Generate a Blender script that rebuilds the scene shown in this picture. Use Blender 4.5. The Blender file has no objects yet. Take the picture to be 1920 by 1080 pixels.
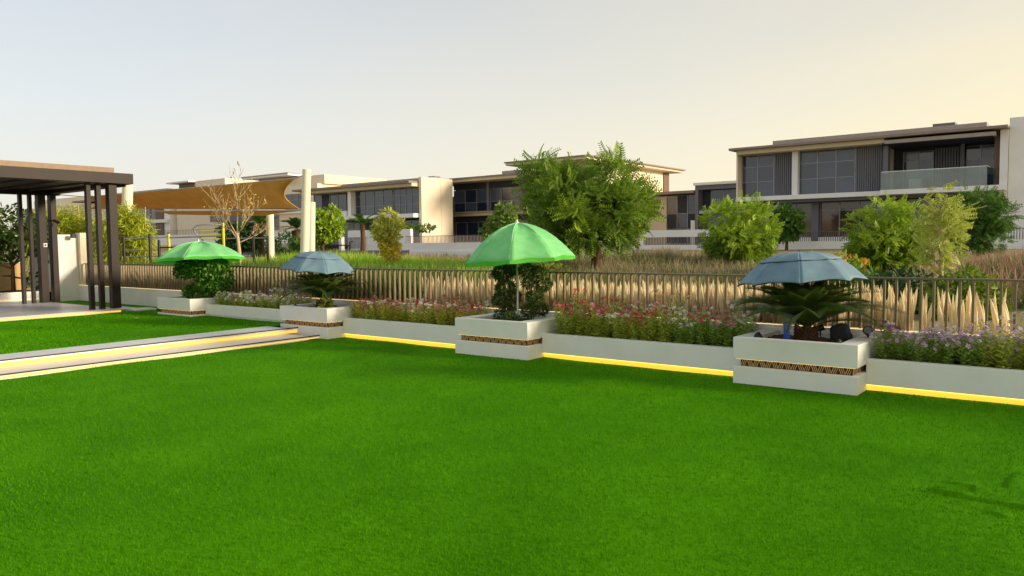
import bpy, bmesh, math, random
import numpy as np
from mathutils import Matrix, Vector
R = math.radians
scene = bpy.context.scene
COL = scene.collection
rng = np.random.default_rng(11)
random.seed(11)

# ------------------------------------------------------------------ camera
YAW, PITCH, ROLL, FPX = 0.66138, 0.05853, -0.01047, 1443.73
cy_, sy_ = math.cos(YAW), math.sin(YAW)
f0, r0, u0 = Vector((-sy_, cy_, 0)), Vector((cy_, sy_, 0)), Vector((0, 0, 1))
fw = f0 * math.cos(PITCH) - u0 * math.sin(PITCH)
up = u0 * math.cos(PITCH) + f0 * math.sin(PITCH)
rt = r0 * math.cos(ROLL) + up * math.sin(ROLL)
up2 = up * math.cos(ROLL) - r0 * math.sin(ROLL)
cd = bpy.data.cameras.new('camera')
cam = bpy.data.objects.new('camera', cd); COL.objects.link(cam)
m = Matrix((rt, up2, -fw)).transposed().to_4x4(); m.translation = (0, 0, 1.7)
cam.matrix_world = m
cd.sensor_width = 36; cd.lens = 36 * FPX / 1920; cd.clip_start = 0.05; cd.clip_end = 3000
scene.camera = cam

# ------------------------------------------------------------------ sky, sun, exposure
SUN_AZ, SUN_EL = 68.0, 16.0            # azimuth from +Y towards +X
world = bpy.data.worlds.new('World'); scene.world = world; world.use_nodes = True
wn, wl = world.node_tree.nodes, world.node_tree.links
wn.clear()
sky = wn.new('ShaderNodeTexSky'); sky.sky_type = 'NISHITA'; sky.sun_disc = False
sky.sun_elevation = R(SUN_EL); sky.sun_rotation = R(SUN_AZ)
sky.altitude = 0; sky.air_density = 1.0; sky.dust_density = 0.4; sky.ozone_density = 1.0
bg = wn.new('ShaderNodeBackground'); bg.inputs['Strength'].default_value = 0.15
wo = wn.new('ShaderNodeOutputWorld')
# hazy evening air: a pale veil over the clear sky, thickest at the horizon, warmer towards the sun all round
tcw = wn.new('ShaderNodeTexCoord'); sep = wn.new('ShaderNodeSeparateXYZ'); wl.new(tcw.outputs['Generated'], sep.inputs[0])
dot = wn.new('ShaderNodeVectorMath'); dot.operation = 'DOT_PRODUCT'; dot.inputs[1].default_value = (math.sin(R(SUN_AZ)), math.cos(R(SUN_AZ)), 0)
wl.new(tcw.outputs['Generated'], dot.inputs[0])
mr = wn.new('ShaderNodeMapRange'); mr.inputs['From Min'].default_value = -1; mr.inputs['From Max'].default_value = 1; wl.new(dot.outputs['Value'], mr.inputs[0])
rp = wn.new('ShaderNodeValToRGB'); e = rp.color_ramp.elements
e[0].position = .15; e[0].color = (.76, .715, .665, 1); e[1].position = .8; e[1].color = (1.12, .855, .39, 1)
q = rp.color_ramp.elements.new(.5); q.color = (.95, .825, .60, 1)
wl.new(mr.outputs[0], rp.inputs[0])
HZ = 2.14
sc = wn.new('ShaderNodeVectorMath'); sc.operation = 'SCALE'; sc.inputs['Scale'].default_value = HZ; wl.new(rp.outputs[0], sc.inputs[0])
sn = wn.new('ShaderNodeVectorMath'); sn.operation = 'SCALE'; sn.inputs['Scale'].default_value = .42; wl.new(sky.outputs[0], sn.inputs[0])
# long faint cirrus streaks vary the veil
mpw = wn.new('ShaderNodeMapping'); mpw.inputs['Scale'].default_value = (1.0, 1.0, 6); mpw.inputs['Rotation'].default_value = (.1, .05, .6)
nzw = wn.new('ShaderNodeTexNoise'); nzw.inputs['Scale'].default_value = 1.7; nzw.inputs['Detail'].default_value = 5
wl.new(tcw.outputs['Generated'], mpw.inputs[0]); wl.new(mpw.outputs[0], nzw.inputs[0])
rmw = wn.new('ShaderNodeMapRange'); rmw.inputs['From Min'].default_value = .35; rmw.inputs['From Max'].default_value = .75; rmw.inputs['To Min'].default_value = -.03; rmw.inputs['To Max'].default_value = .07
wl.new(nzw.outputs[0], rmw.inputs[0])
el = wn.new('ShaderNodeMapRange'); el.inputs['From Min'].default_value = .0; el.inputs['From Max'].default_value = .42; el.inputs['To Min'].default_value = .93; el.inputs['To Max'].default_value = .42
wl.new(sep.outputs['Z'], el.inputs[0])
ad = wn.new('ShaderNodeMath'); ad.operation = 'ADD'; ad.use_clamp = True; wl.new(el.outputs[0], ad.inputs[0]); wl.new(rmw.outputs[0], ad.inputs[1])
mxw = wn.new('ShaderNodeMixRGB'); wl.new(ad.outputs[0], mxw.inputs[0]); wl.new(sn.outputs[0], mxw.inputs[1]); wl.new(sc.outputs[0], mxw.inputs[2])
wl.new(mxw.outputs[0], bg.inputs[0]); wl.new(bg.outputs[0], wo.inputs[0])

sd = bpy.data.lights.new('sun', 'SUN'); sd.energy = 1.5; sd.angle = R(10); sd.color = (1, .82, .60)
sun = bpy.data.objects.new('sun', sd); COL.objects.link(sun)
sdir = Vector((math.sin(R(SUN_AZ)) * math.cos(R(SUN_EL)), math.cos(R(SUN_AZ)) * math.cos(R(SUN_EL)), math.sin(R(SUN_EL))))
sun.rotation_euler = (-sdir).to_track_quat('-Z', 'Y').to_euler()
sun.location = (20, 10, 30)
vs = scene.view_settings
vs.view_transform = 'Standard'; vs.look = 'None'; vs.exposure = 1.75; vs.gamma = 1.0; vs.use_curve_mapping = False
scene.cycles.max_bounces = 8; scene.cycles.transparent_max_bounces = 12
scene.cycles.sample_clamp_indirect = 6

# ------------------------------------------------------------------ helpers
def lin(c):
    return tuple(((v / 255) / 12.92 if v / 255 <= .04045 else (((v / 255) + .055) / 1.055) ** 2.4) for v in c)

MATS = {}
def mat(name, col, rough=.6, var=.12, scale=8, bump=0.0, bscale=60, spec=.4, metal=0, col2=None, emit=None, estr=0, trans=0, island=0, stretch=None, coords='Object'):
    """procedural material: base colour broken up by noise (and per leaf with island), fine bump"""
    if name in MATS: return MATS[name]
    M = bpy.data.materials.new(name); M.use_nodes = True
    n, l = M.node_tree.nodes, M.node_tree.links
    b = n['Principled BSDF']; out = n['Material Output']
    b.inputs['Roughness'].default_value = rough; b.inputs['Metallic'].default_value = metal
    b.inputs['Specular IOR Level'].default_value = spec
    tc = n.new('ShaderNodeTexCoord'); mp = n.new('ShaderNodeMapping')
    if stretch: mp.inputs['Scale'].default_value = stretch
    l.new(tc.outputs[coords], mp.inputs[0])
    nz = n.new('ShaderNodeTexNoise'); nz.inputs['Scale'].default_value = scale; nz.inputs['Detail'].default_value = 6; nz.inputs['Roughness'].default_value = .6
    l.new(mp.outputs[0], nz.inputs['Vector'])
    cr = n.new('ShaderNodeMapRange'); cr.inputs['From Min'].default_value = .3; cr.inputs['From Max'].default_value = .7
    l.new(nz.outputs['Fac'], cr.inputs[0])
    c2 = col2 if col2 else tuple(min(1, v * (1 + var)) for v in col)
    c1 = col if col2 else tuple(v * (1 - var) for v in col)
    mx = n.new('ShaderNodeMixRGB'); mx.inputs['Color1'].default_value = (*c1, 1); mx.inputs['Color2'].default_value = (*c2, 1)
    fac = cr.outputs[0]
    if island:
        g = n.new('ShaderNodeNewGeometry'); mm = n.new('ShaderNodeMath'); mm.operation = 'MULTIPLY_ADD'
        mm.inputs[1].default_value = island
        l.new(g.outputs['Random Per Island'], mm.inputs[0])
        m2 = n.new('ShaderNodeMath'); m2.operation = 'MULTIPLY'; m2.inputs[1].default_value = 1 - island
        l.new(fac, m2.inputs[0]); l.new(m2.outputs[0], mm.inputs[2]); fac = mm.outputs[0]
    l.new(fac, mx.inputs[0]); l.new(mx.outputs[0], b.inputs['Base Color'])
    if bump:
        n2 = n.new('ShaderNodeTexNoise'); n2.inputs['Scale'].default_value = bscale; n2.inputs['Detail'].default_value = 4
        l.new(mp.outputs[0], n2.inputs['Vector'])
        bp = n.new('ShaderNodeBump'); bp.inputs['Strength'].default_value = bump; bp.inputs['Distance'].default_value = .01
        l.new(n2.outputs['Fac'], bp.inputs['Height']); l.new(bp.outputs[0], b.inputs['Normal'])
    if emit:
        b.inputs['Emission Color'].default_value = (*emit, 1); b.inputs['Emission Strength'].default_value = estr
    if trans:
        t = n.new('ShaderNodeBsdfTranslucent'); ms = n.new('ShaderNodeMixShader'); ms.inputs[0].default_value = trans
        l.new(mx.outputs[0], t.inputs[0]); l.new(b.outputs[0], ms.inputs[1]); l.new(t.outputs[0], ms.inputs[2]); l.new(ms.outputs[0], out.inputs[0])
    MATS[name] = M
    return M

def wloc(o):
    v = Vector((0, 0, 0))
    while o is not None:
        v += o.location; o = o.parent
    return v

def link(name, me, M=None, parent=None, smooth=False):
    o = bpy.data.objects.new(name, me); COL.objects.link(o)
    if M is not None and not me.materials: me.materials.append(M)
    if parent is not None: o.parent = parent
    if smooth:
        me.polygons.foreach_set('use_smooth', np.ones(len(me.polygons), bool))
    return o

def np_mesh(name, V, F):
    """V (n,3), F (m,k) constant face size"""
    me = bpy.data.meshes.new(name); V = np.asarray(V, np.float32); F = np.asarray(F, np.int32)
    k = F.shape[1]
    me.vertices.add(len(V)); me.vertices.foreach_set('co', V.ravel())
    me.loops.add(F.size); me.loops.foreach_set('vertex_index', F.ravel())
    me.polygons.add(len(F)); me.polygons.foreach_set('loop_start', np.arange(0, F.size, k, dtype=np.int32))
    me.update(calc_edges=True)
    return me

class MB:
    def __init__(s): s.v = []; s.f = []
    def add(s, vs, fs):
        n = len(s.v); s.v += [tuple(map(float, q)) for q in vs]; s.f += [tuple(i + n for i in q) for q in fs]; return s
    def box(s, x0, x1, y0, y1, z0, z1):
        return s.add([(x0, y0, z0), (x1, y0, z0), (x1, y1, z0), (x0, y1, z0), (x0, y0, z1), (x1, y0, z1), (x1, y1, z1), (x0, y1, z1)],
                     [(3, 2, 1, 0), (4, 5, 6, 7), (0, 1, 5, 4), (1, 2, 6, 5), (2, 3, 7, 6), (3, 0, 4, 7)])
    def tube(s, path, rad, n=8, cap=True):
        P = [Vector(p) for p in path]; rad = [rad] * len(P) if not hasattr(rad, '__len__') else rad
        base = len(s.v); ref = Vector((.13, .31, .94))
        for i, p in enumerate(P):
            d = (P[min(i + 1, len(P) - 1)] - P[max(i - 1, 0)]).normalized()
            a = d.cross(ref)
            if a.length < .05: a = d.cross(Vector((1, 0, 0)))
            a.normalize(); b = d.cross(a)
            for k in range(n):
                t = 2 * math.pi * k / n
                s.v.append(tuple(p + (a * math.cos(t) + b * math.sin(t)) * rad[i]))
        for i in range(len(P) - 1):
            for k in range(n):
                k2 = (k + 1) % n
                s.f.append((base + i * n + k, base + i * n + k2, base + (i + 1) * n + k2, base + (i + 1) * n + k))
        if cap:
            s.f.append(tuple(base + k for k in range(n))[::-1]); s.f.append(tuple(base + (len(P) - 1) * n + k for k in range(n)))
        return s
    def lathe(s, cx, cy, prof, n=16):
        base = len(s.v)
        for (r, z) in prof:
            for k in range(n):
                t = 2 * math.pi * k / n; s.v.append((cx + r * math.cos(t), cy + r * math.sin(t), z))
        for i in range(len(prof) - 1):
            for k in range(n):
                k2 = (k + 1) % n; s.f.append((base + i * n + k, base + i * n + k2, base + (i + 1) * n + k2, base + (i + 1) * n + k))
        return s
    def build(s, name, M, parent=None, bevel=0, smooth=False, segs=2):
        me = bpy.data.meshes.new(name); o_ = wloc(parent) if parent else Vector((0, 0, 0))
        me.from_pydata([(x - o_.x, y - o_.y, z - o_.z) for x, y, z in s.v], [], s.f); me.update()
        o = link(name, me, M, parent, smooth)
        if bevel:
            b = o.modifiers.new('bevel', 'BEVEL'); b.width = bevel; b.segments = segs; b.limit_method = 'ANGLE'
        return o

def box(name, M, parent, x0, x1, y0, y1, z0, z1, bevel=0):
    return MB().box(x0, x1, y0, y1, z0, z1).build(name, M, parent, bevel)

def tag(o, label=None, cat=None, group=None, kind=None):
    if label: o['label'] = label
    if cat:
        o['category'] = cat
        if not kind: kind = 'thing'
    if group: o['group'] = group
    if kind: o['kind'] = kind
    return o
def thing(name, loc, label, cat, group=None):
    o = bpy.data.objects.new(name, None); COL.objects.link(o); o.location = loc; o.empty_display_size = .1
    return tag(o, label, cat, group)
def struct(name, o): o.name = name; o['kind'] = 'structure'; return o

# --- scatter of small leaf shapes: template verts (T,3), faces, placed with frames
def frames(D, roll):
    D = D / (np.linalg.norm(D, axis=1, keepdims=True) + 1e-9)
    ref = np.where(np.abs(D[:, 2:3]) > .93, np.array([[1., 0, 0]]), np.array([[0, 0, 1.]]))
    A = np.cross(ref, D); A /= np.linalg.norm(A, axis=1, keepdims=True) + 1e-9
    B = np.cross(D, A)
    c, s_ = np.cos(roll)[:, None], np.sin(roll)[:, None]
    return D, A * c + B * s_, B * c - A * s_
def scatter(T, F, P, D, roll, S):
    T = np.asarray(T, float); F = np.asarray(F); P = np.asarray(P, float)
    X, Y, Z = frames(np.asarray(D, float), roll); S = np.asarray(S)
    if S.ndim == 1: S = np.stack([S, S, S], 1)
    V = P[:, None, :] + T[None, :, 0:1] * (X * S[:, 0:1])[:, None, :] + T[None, :, 1:2] * (Y * S[:, 1:2])[:, None, :] + T[None, :, 2:3] * (Z * S[:, 2:3])[:, None, :]
    FF = F[None] + (np.arange(len(P)) * len(T))[:, None, None]
    return V.reshape(-1, 3), FF.reshape(-1, F.shape[1])
LEAF = (np.array([(0, 0, 0), (.45, .26, .07), (1, 0, -.05), (.45, -.26, .07)]), np.array([(0, 1, 2, 3)]))
LEAF2 = (np.array([(0, 0, 0), (.3, .2, .06), (.7, .2, .03), (1, 0, -.08), (.7, -.2, .03), (.3, -.2, .06)]), np.array([(0, 1, 2, 3), (0, 3, 4, 5)]))
def pinnate(n=7, droop=.35, ll=.34, w=.09, gap=.13):
    V, F = [], []
    for i in range(n):
        t = (i + 1) / n; x = t; z = -droop * t * t
        for sgn in (1, -1):
            b = len(V); L = ll * (1 - .35 * abs(t - .4))
            d = np.array((.45, sgn * .85, -.25)); d /= np.linalg.norm(d); p = np.array((x, 0, z)); q = np.array((.8, -sgn * .3, 0)) * w
            V += [p, p + d * L * .5 + q, p + d * L, p + d * L * .5 - q]; F.append((b, b + 1, b + 2, b + 3))
    b = len(V); V += [(0, .012, 0), (1, .006, -droop), (1, -.006, -droop), (0, -.012, 0)]; F.append((b, b + 1, b + 2, b + 3))
    return np.array(V), np.array(F)
PINN = pinnate(8, .40, .32, .062); PINN5 = pinnate(9, .3, .22, .04); PINNW = pinnate(6, .25, .36, .09)
def ball(n, c, r, shell=.5):
    d = rng.normal(size=(n, 3)); d /= np.linalg.norm(d, axis=1, keepdims=True)
    rad = rng.random(n) ** (1 / 3.0 * (1 - shell) + .08 * shell)
    return np.asarray(c) + d * rad[:, None] * np.asarray(r), d
RV = np.array([cy_, sy_, 0.]); FV = np.array([-sy_, cy_, 0.])
def uvw(base, u, w, d=0):
    """point near base: u metres sideways (across the view), w up, d in depth"""
    return np.asarray(base, float) + RV * u + FV * d + np.array([0, 0, w])
def crown_mesh(name, blobs, n, tmpl, size, out=.8, droop=.35, jitter=.6, shell=.6, flat=0, gaps=0):
    """blobs: list of (centre, radii); n leaves shared by volume"""
    vol = np.array([np.prod(b[1]) for b in blobs]) ** .75; cnt = (n * vol / vol.sum()).astype(int)
    Ps, Ds = [], []
    for (c, r), k in zip(blobs, cnt):
        p, d = ball(max(k, 4), c, r, shell); Ps.append(p); Ds.append(d * out + rng.normal(size=d.shape) * jitter + np.array([0, 0, -droop]))
    P, D = np.concatenate(Ps), np.concatenate(Ds)
    if gaps:
        q = P * gaps; nz = np.sin(q[:, 0] * 1.7 + 1.3 * np.sin(q[:, 2])) + np.sin(q[:, 1] * 1.9 + np.sin(q[:, 0] * .8)) + np.sin(q[:, 2] * 2.3 + 1.1 * np.sin(q[:, 1]))
        k = nz + rng.normal(size=len(P)) * .5 > -.75; P, D = P[k], D[k]
    s = size * (.65 + .7 * rng.random(len(P)))
    V, F = scatter(*tmpl, P, D, (rng.random(len(P)) - .5) * (1.2 if flat else 6.28), s)
    return np_mesh(name, V, F)
def recentre(me, loc):
    n = len(me.vertices); a = np.empty(n * 3, np.float32); me.vertices.foreach_get('co', a)
    a = a.reshape(-1, 3) - np.array(loc, np.float32); me.vertices.foreach_set('co', a.ravel()); me.update(); return me
# ------------------------------------------------------------------ materials of the garden
def turf_material():
    M = mat('turf', lin((56, 120, 0)), rough=.85, spec=.05, col2=lin((86, 154, 0)), scale=.7, bump=.6, bscale=220, coords='Object')
    return M
M_TURF = turf_material()
M_BLADE = mat('turf_blade', lin((48, 112, 0)), rough=.7, spec=.06, col2=lin((96, 168, 0)), scale=.8, island=.6, trans=.25)
M_WHITE = mat('painted_render_white', (.86, .845, .815), rough=.7, var=.06, scale=1.3, bump=.10, bscale=90)
M_STONE = mat('step_stone', (.72, .68, .63), rough=.35, var=.06, scale=5, bump=.04)
M_STONE2 = mat('pale_stone', (.68, .68, .69), rough=.4, var=.06, scale=5, bump=.04)
M_BLACK = mat('black_rubber', (.012, .011, .010), rough=.5, var=.1)
M_TOEGLOW = mat('toe_recess_glow', (.6, .4, .06), rough=.5, var=.02, emit=(1, .58, .05), estr=.30)  # emission stands in for strip light on the recess face
M_LEDHOT = mat('led_strip', (.9, .8, .4), rough=.5, var=.02, emit=(1, .66, .16), estr=.8)
M_LEDWARM = mat('led_line_warm', (.9, .8, .6), rough=.5, var=.02, emit=(1, .66, .24), estr=.32)
M_LEDSTEP = mat('led_step', (.5, .32, .08), rough=.5, var=.02, emit=(1, .60, .12), estr=.30)
M_SOIL = mat('dark_soil', (.022, .014, .009), rough=.95, var=.5, scale=30, bump=1, bscale=70)
M_MULCH = mat('mulch', (.10, .06, .035), rough=.95, var=.6, scale=40, bump=1, bscale=60)
M_BROWN = mat('fret_backing', (.035, .016, .008), rough=.6, var=.2)
M_FRET = mat('fret_bars', lin((218, 182, 128)), rough=.45, var=.1, metal=.1, scale=30)
M_BRONZE = mat('bronze_paint', lin((126, 112, 86)), rough=.45, var=.08, scale=12, metal=.2)
M_RAIL = mat('rail_paint', lin((120, 110, 92)), rough=.4, var=.08, metal=.3)

# ------------------------------------------------------------------ ground
def gz(x, y):
    x = np.asarray(x, float); y = np.asarray(y, float)
    z = .45 + .10 * np.clip((y - 10) / 12, 0, 1)
    z = z + .50 * np.exp(-(((x + 12.2) / 3.2) ** 2 + ((y - 24.5) / 5.0) ** 2))
    z = z + .60 * np.exp(-(((x - 0.3) / 3.0) ** 2 + ((y - 22) / 5.0) ** 2))
    z = z + .50 * np.exp(-(((x + 22) / 8) ** 2 + ((y - 18) / 4.0) ** 2))
    z = z + .04 * np.sin(x * .7 + y * .3) * np.cos(y * .5 - x * .21)
    z = z + .55 * np.clip((y - 34) / 18, 0, 1) + np.clip((-x - 40) / 60, 0, 1) * .8
    return z
def grid_mesh(name, xs, ys, zf):
    X, Y = np.meshgrid(xs, ys); Z = zf(X, Y); nx = len(xs)
    V = np.stack([X, Y, Z], -1).reshape(-1, 3); ny = len(ys)
    i = (np.arange(ny - 1)[:, None] * nx + np.arange(nx - 1)[None]).ravel()
    return np_mesh(name, V, np.stack([i, i + 1, i + nx + 1, i + nx], 1))
def ground_z(X, Y):
    z = gz(X, Y); inside = (X > -26.5) & (X < 9) & (Y > -14) & (Y < 10.03)
    return np.where(inside, -.2, z)
xs = np.unique(np.concatenate([[-900, -600, -400, -300, -220, -160], np.arange(-120, -30, 6), np.arange(-30, 12, .8), [-26.51, -26.49, 8.99, 9.01], [20, 30, 50, 90, 150, 300, 500]]))
ys = np.unique(np.concatenate([[-500, -300, -100, -40, -14.01, -13.99, 10.02, 10.04], np.arange(-12, 40, .8), np.arange(40, 100, 5), [120, 160, 220, 320, 500, 900]]))
M_GROUND = mat('park_soil', lin((150, 128, 96)), rough=.95, col2=lin((120, 122, 74)), scale=.35, bump=.6, bscale=20)
struct('park_ground', link('park_ground', grid_mesh('park_ground', xs, ys, ground_z), M_GROUND))

# ------------------------------------------------------------------ lawns (artificial turf)
FOLDS = [((-.90, 5.735), (-.69, 5.72), .034), ((-.69, 5.72), (-.36, 5.71), .022), ((-.36, 5.71), (.25, 5.74), .030), ((-.86, 6.02), (-.69, 6.04), .018),
         ((-.69, 6.04), (-.675, 5.90), .015), ((-.56, 5.485), (-.44, 5.435), .018), ((-.50, 6.5), (-.515, 6.15), .014), ((-.5, 6.5), (-.3, 6.49), .018)]
def turf_z(X, Y):
    z = .006 * np.sin(X * 1.7 + .4 * Y) * np.cos(Y * 1.3 - .5 * X) + .004 * np.sin(X * 4.1 + 1) * np.sin(Y * 3.3)
    for (a, b, h) in FOLDS:
        a = np.array(a); b = np.array(b); L = np.linalg.norm(b - a); d = (b - a) / L; nrm = np.array((-d[1], d[0]))
        t = (X - a[0]) * d[0] + (Y - a[1]) * d[1]; s = (X - a[0]) * nrm[0] + (Y - a[1]) * nrm[1]
        e = np.clip(t / .06 + .5, 0, 1) * np.clip((L - t) / .06 + .5, 0, 1)
        prof = np.where(s < 0, np.exp(-(s / .012) ** 2), np.exp(-(s / .10) ** 2))
        z = z + h * e * prof
    return z
xs = np.unique(np.round(np.concatenate([np.arange(-11.3, 7.01, .3), np.arange(-1.15, .35, .0125)]), 4))
ys = np.unique(np.round(np.concatenate([np.arange(-11, 9.3, .3), [9.27], np.arange(5.3, 6.75, .0125)]), 4))
lawn = struct('lower_lawn', link('lower_lawn', grid_mesh('lower_lawn', xs, ys, turf_z), M_TURF, smooth=True))
ZU = .175
xs = np.arange(-18.3, -12.5, .29); ys = np.append(np.arange(-11, 9.27, .29), 9.27)
def up_z(X, Y): return ZU - .004 + .006 * np.sin(X * 1.7 + .4 * Y) * np.cos(Y * 1.3 - .5 * X)
struct('upper_lawn', link('upper_lawn', grid_mesh('upper_lawn', xs, ys, up_z), M_TURF, smooth=True))
struct('side_lawn', link('side_lawn', grid_mesh('side_lawn', np.linspace(-26, -18.3, 20), np.linspace(8.64, 9.9, 6), lambda X, Y: X * 0 + ZU - .006), M_TURF))

def blades(name, pts, zf, hgt, wid, M, lean=.55):
    n = len(pts); z = zf(pts[:, 0], pts[:, 1]) - .002
    a = rng.random(n) * 6.283; ln = lean * np.abs(rng.normal(size=n)) * hgt
    la = rng.random(n) * 6.283; h = hgt * (.6 + .6 * rng.random(n))
    wx, wy = np.cos(a) * wid * .5, np.sin(a) * wid * .5
    V = np.empty((n, 3, 3), np.float32)
    V[:, 0] = np.stack([pts[:, 0] - wx, pts[:, 1] - wy, z], 1); V[:, 1] = np.stack([pts[:, 0] + wx, pts[:, 1] + wy, z], 1)
    V[:, 2] = np.stack([pts[:, 0] + np.cos(la) * ln, pts[:, 1] + np.sin(la) * ln, z + h], 1)
    return link(name, np_mesh(name, V.reshape(-1, 3), np.arange(3 * n).reshape(-1, 3)), M)
# blades get sparser and broader with distance from the terrace the picture is taken from
N = 470000
u = rng.random(N); d = (2.6 ** .3 + u * (14.5 ** .3 - 2.6 ** .3)) ** (1 / .3); ang = YAW + (rng.random(N) - .5) * 1.75
P = np.stack([-np.sin(ang) * d, np.cos(ang) * d], 1)
k = (P[:, 0] > -11.28) & (P[:, 0] < 3) & (P[:, 1] < 9.2); P, d = P[k], d[k]
for x_ in (-12.4855, -7.9991, -3.5351):                                # none inside the planters
    k = ~((P[:, 0] > x_ - .01) & (P[:, 0] < x_ + 1.41) & (P[:, 1] > 8.81)); P, d = P[k], d[k]
wid = .0036 * (d / 3.5) ** .75
tag(blades('artificial_grass', P, turf_z, .021, wid, M_BLADE), 'short bright green artificial turf covering the large lower lawn', 'turf', kind='stuff')
N = 60000
P = np.stack([-12.58 - rng.random(N) * 5.6, -1 + rng.random(N) * 10.15], 1)
P = P[~((P[:, 0] > -17.13) & (P[:, 0] < -15.69) & (P[:, 1] > 8.8))]
tag(blades('artificial_grass', P, lambda X, Y: X * 0 + ZU - .006, .026, np.full(len(P), .013), M_BLADE), 'green artificial turf on the raised lawn between steps and pergola', 'turf', kind='stuff')

# ------------------------------------------------------------------ steps between the two lawns
steps = thing('garden_steps', (-11.9, 2, 0), 'wide pale stone steps with glowing yellow strips crossing the lawn', 'steps')
Z1, Z2, X1, X2, X3 = .068, .175, -11.30, -11.93, -12.55
yy = [-10.0]
while yy[-1] < 8.6: yy.append(min(yy[-1] + 1.24, 8.824))
for i in range(len(yy) - 1):
    a, b = yy[i] + .0015, yy[i + 1] - .0015
    box('tread', M_STONE, steps, X2 - .03, X1, a, b, Z1 - .032, Z1, .003)
    box('tread', M_STONE2, steps, X3 - .04, X2, a, b, Z2 - .04, Z2 - .001, .003)
    box('riser', M_STONE, steps, X1 - .06, X1 - .025, a, b, -.05, Z1 - .033)
    box('riser', M_STONE, steps, X2 - .075, X2 - .045, a, b, Z1 - .02, Z2 - .041)
box('nosing_strip', M_BLACK, steps, X1 - .014, X1 + .003, -10, 8.822, Z1 - .014, Z1 + .003)
box('nosing_strip', M_BLACK, steps, X2 - .014, X2 + .003, -10, 8.822, Z2 - .015, Z2 + .002)
tag(box('led_strip', M_LEDSTEP, steps, X1 - .024, X1 - .018, -10, 8.822, .012, Z1 - .034), 'glowing yellow strip under the lower step')
tag(box('led_strip', M_LEDSTEP, steps, X2 - .044, X2 - .036, -10, 8.822, Z1 + .004, Z2 - .042), 'glowing yellow strip under the upper step')

# ------------------------------------------------------------------ planters
PX = [-17.1053, -12.4855, -7.9991, -3.5351]; PW = 1.4012; YF, YW, YK = 8.8246, 9.1838, 9.88
ZT, ZS, ZB, ZW = .5524, .2067, .2989, .3601
def fret(mb, x0, x1, y, z0, z1, flip, axis='x'):
    """woven fret: groups of three slanted bars with hooked ends"""
    h = z1 - z0; p = h * .82; n = max(1, int((x1 - x0) / p)); p = (x1 - x0) / n; t = h * .075
    def bar(a, b):
        (xa, za), (xb, zb) = a, b; d = Vector((xb - xa, zb - za)); d.normalize(); q = Vector((-d.y, d.x)) * t * .5
        pts = [(xa + q.x, za + q.y), (xb + q.x, zb + q.y), (xb - q.x, zb - q.y), (xa - q.x, za - q.y)]
        vs = []
        for dep in (y - .005, y):
            for (X, Z) in pts:
                X = min(max(X, x0), x1); Z = min(max(Z, z0), z1)
                if flip: X = x0 + x1 - X
                vs.append((X, dep, Z) if axis == 'x' else (-dep, X, Z))
        mb.add(vs, [(0, 1, 2, 3), (0, 4, 5, 1), (1, 5, 6, 2), (2, 6, 7, 3), (3, 7, 4, 0)])
    for i in range(n):
        o = x0 + i * p
        for j in range(3):                                   # three slanted bars, the next three slanted the other way
            q = o + p * (.02 + .30 * j)
            if i % 2: bar((q, z1 - h * .03), (q + p * .42, z0 + h * .03))
            else: bar((q + p * .42, z1 - h * .03), (q, z0 + h * .03))
PL = ['white stone planter under the far green parasol beside the pergola', 'white stone planter at the head of the steps', 'white stone planter under the large green parasol, golden fretwork band', 'nearest white stone planter, holding the palm, rock and blue pipe']
planters = []
for i, x in enumerate(PX):
    t = thing('stone_planter', (x + PW / 2, 9.35, 0), PL[i], 'planter', 'square planters along the fence'); planters.append(t)
    x1 = x + PW
    box('base_slab', M_WHITE, t, x, x1, YF, YK - .02, 0 if i else .02, ZS, .006)
    c = MB().box(x + .07, x1 - .07, YF + .07, YK - .1, ZS - .01, ZB + .01).build('recessed_core', M_BROWN, t)
    fm = MB(); fret(fm, x + .072, x1 - .072, YF + .069, ZS + .003, ZB - .003, i in (0, 1, 2))
    f2 = MB(); fret(f2, YF + .072, YK - .3, -(x1 - .069), ZS + .003, ZB - .003, i in (0, 1, 2), 'y')
    fm.add(f2.v, f2.f)
    fm.build('fretwork', M_FRET, t)
    led = MB().box(x + .03, x1 - .03, YF + .028, YF + .04, ZB - .008, ZB - .001); led.box(x1 - .04, x1 - .028, YF + .05, YW, ZB - .008, ZB - .001)
    led.build('led_strip', M_LEDWARM, t)
    # hollow upper box: outer ring, rim, inner walls
    ox = (x, x1, YF, YK - .02); ix = (x + .21, x1 - .21, YF + .11, YK - .06); zi = ZT - .14
    b = MB(); o4 = [(ox[0], ox[2]), (ox[1], ox[2]), (ox[1], ox[3]), (ox[0], ox[3])]; i4 = [(ix[0], ix[2]), (ix[1], ix[2]), (ix[1], ix[3]), (ix[0], ix[3])]
    b.add([(*q, ZB) for q in o4] + [(*q, ZT) for q in o4] + [(*q, ZT) for q in i4] + [(*q, zi) for q in i4],
          [(3, 2, 1, 0)] + [(k, (k + 1) % 4, 4 + (k + 1) % 4, 4 + k) for k in range(4)] + [(4 + k, 4 + (k + 1) % 4, 8 + (k + 1) % 4, 8 + k) for k in range(4)] + [(8 + k, 8 + (k + 1) % 4, 12 + (k + 1) % 4, 12 + k) for k in range(4)] + [(12, 13, 14, 15)])
    b.build('upper_box', M_WHITE, t, .006)
    sx = np.linspace(ix[0] + .002, ix[1] - .002, 14); sy = np.linspace(ix[2] + .002, ix[3] - .002, 10); ph = rng.random((10, 14)) * .035
    me = grid_mesh('soil', sx, sy, lambda X, Y: ZT - .075 + ph); recentre(me, t.location)
    link('soil', me, M_MULCH if i == 3 else M_SOIL, t, True)

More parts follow.
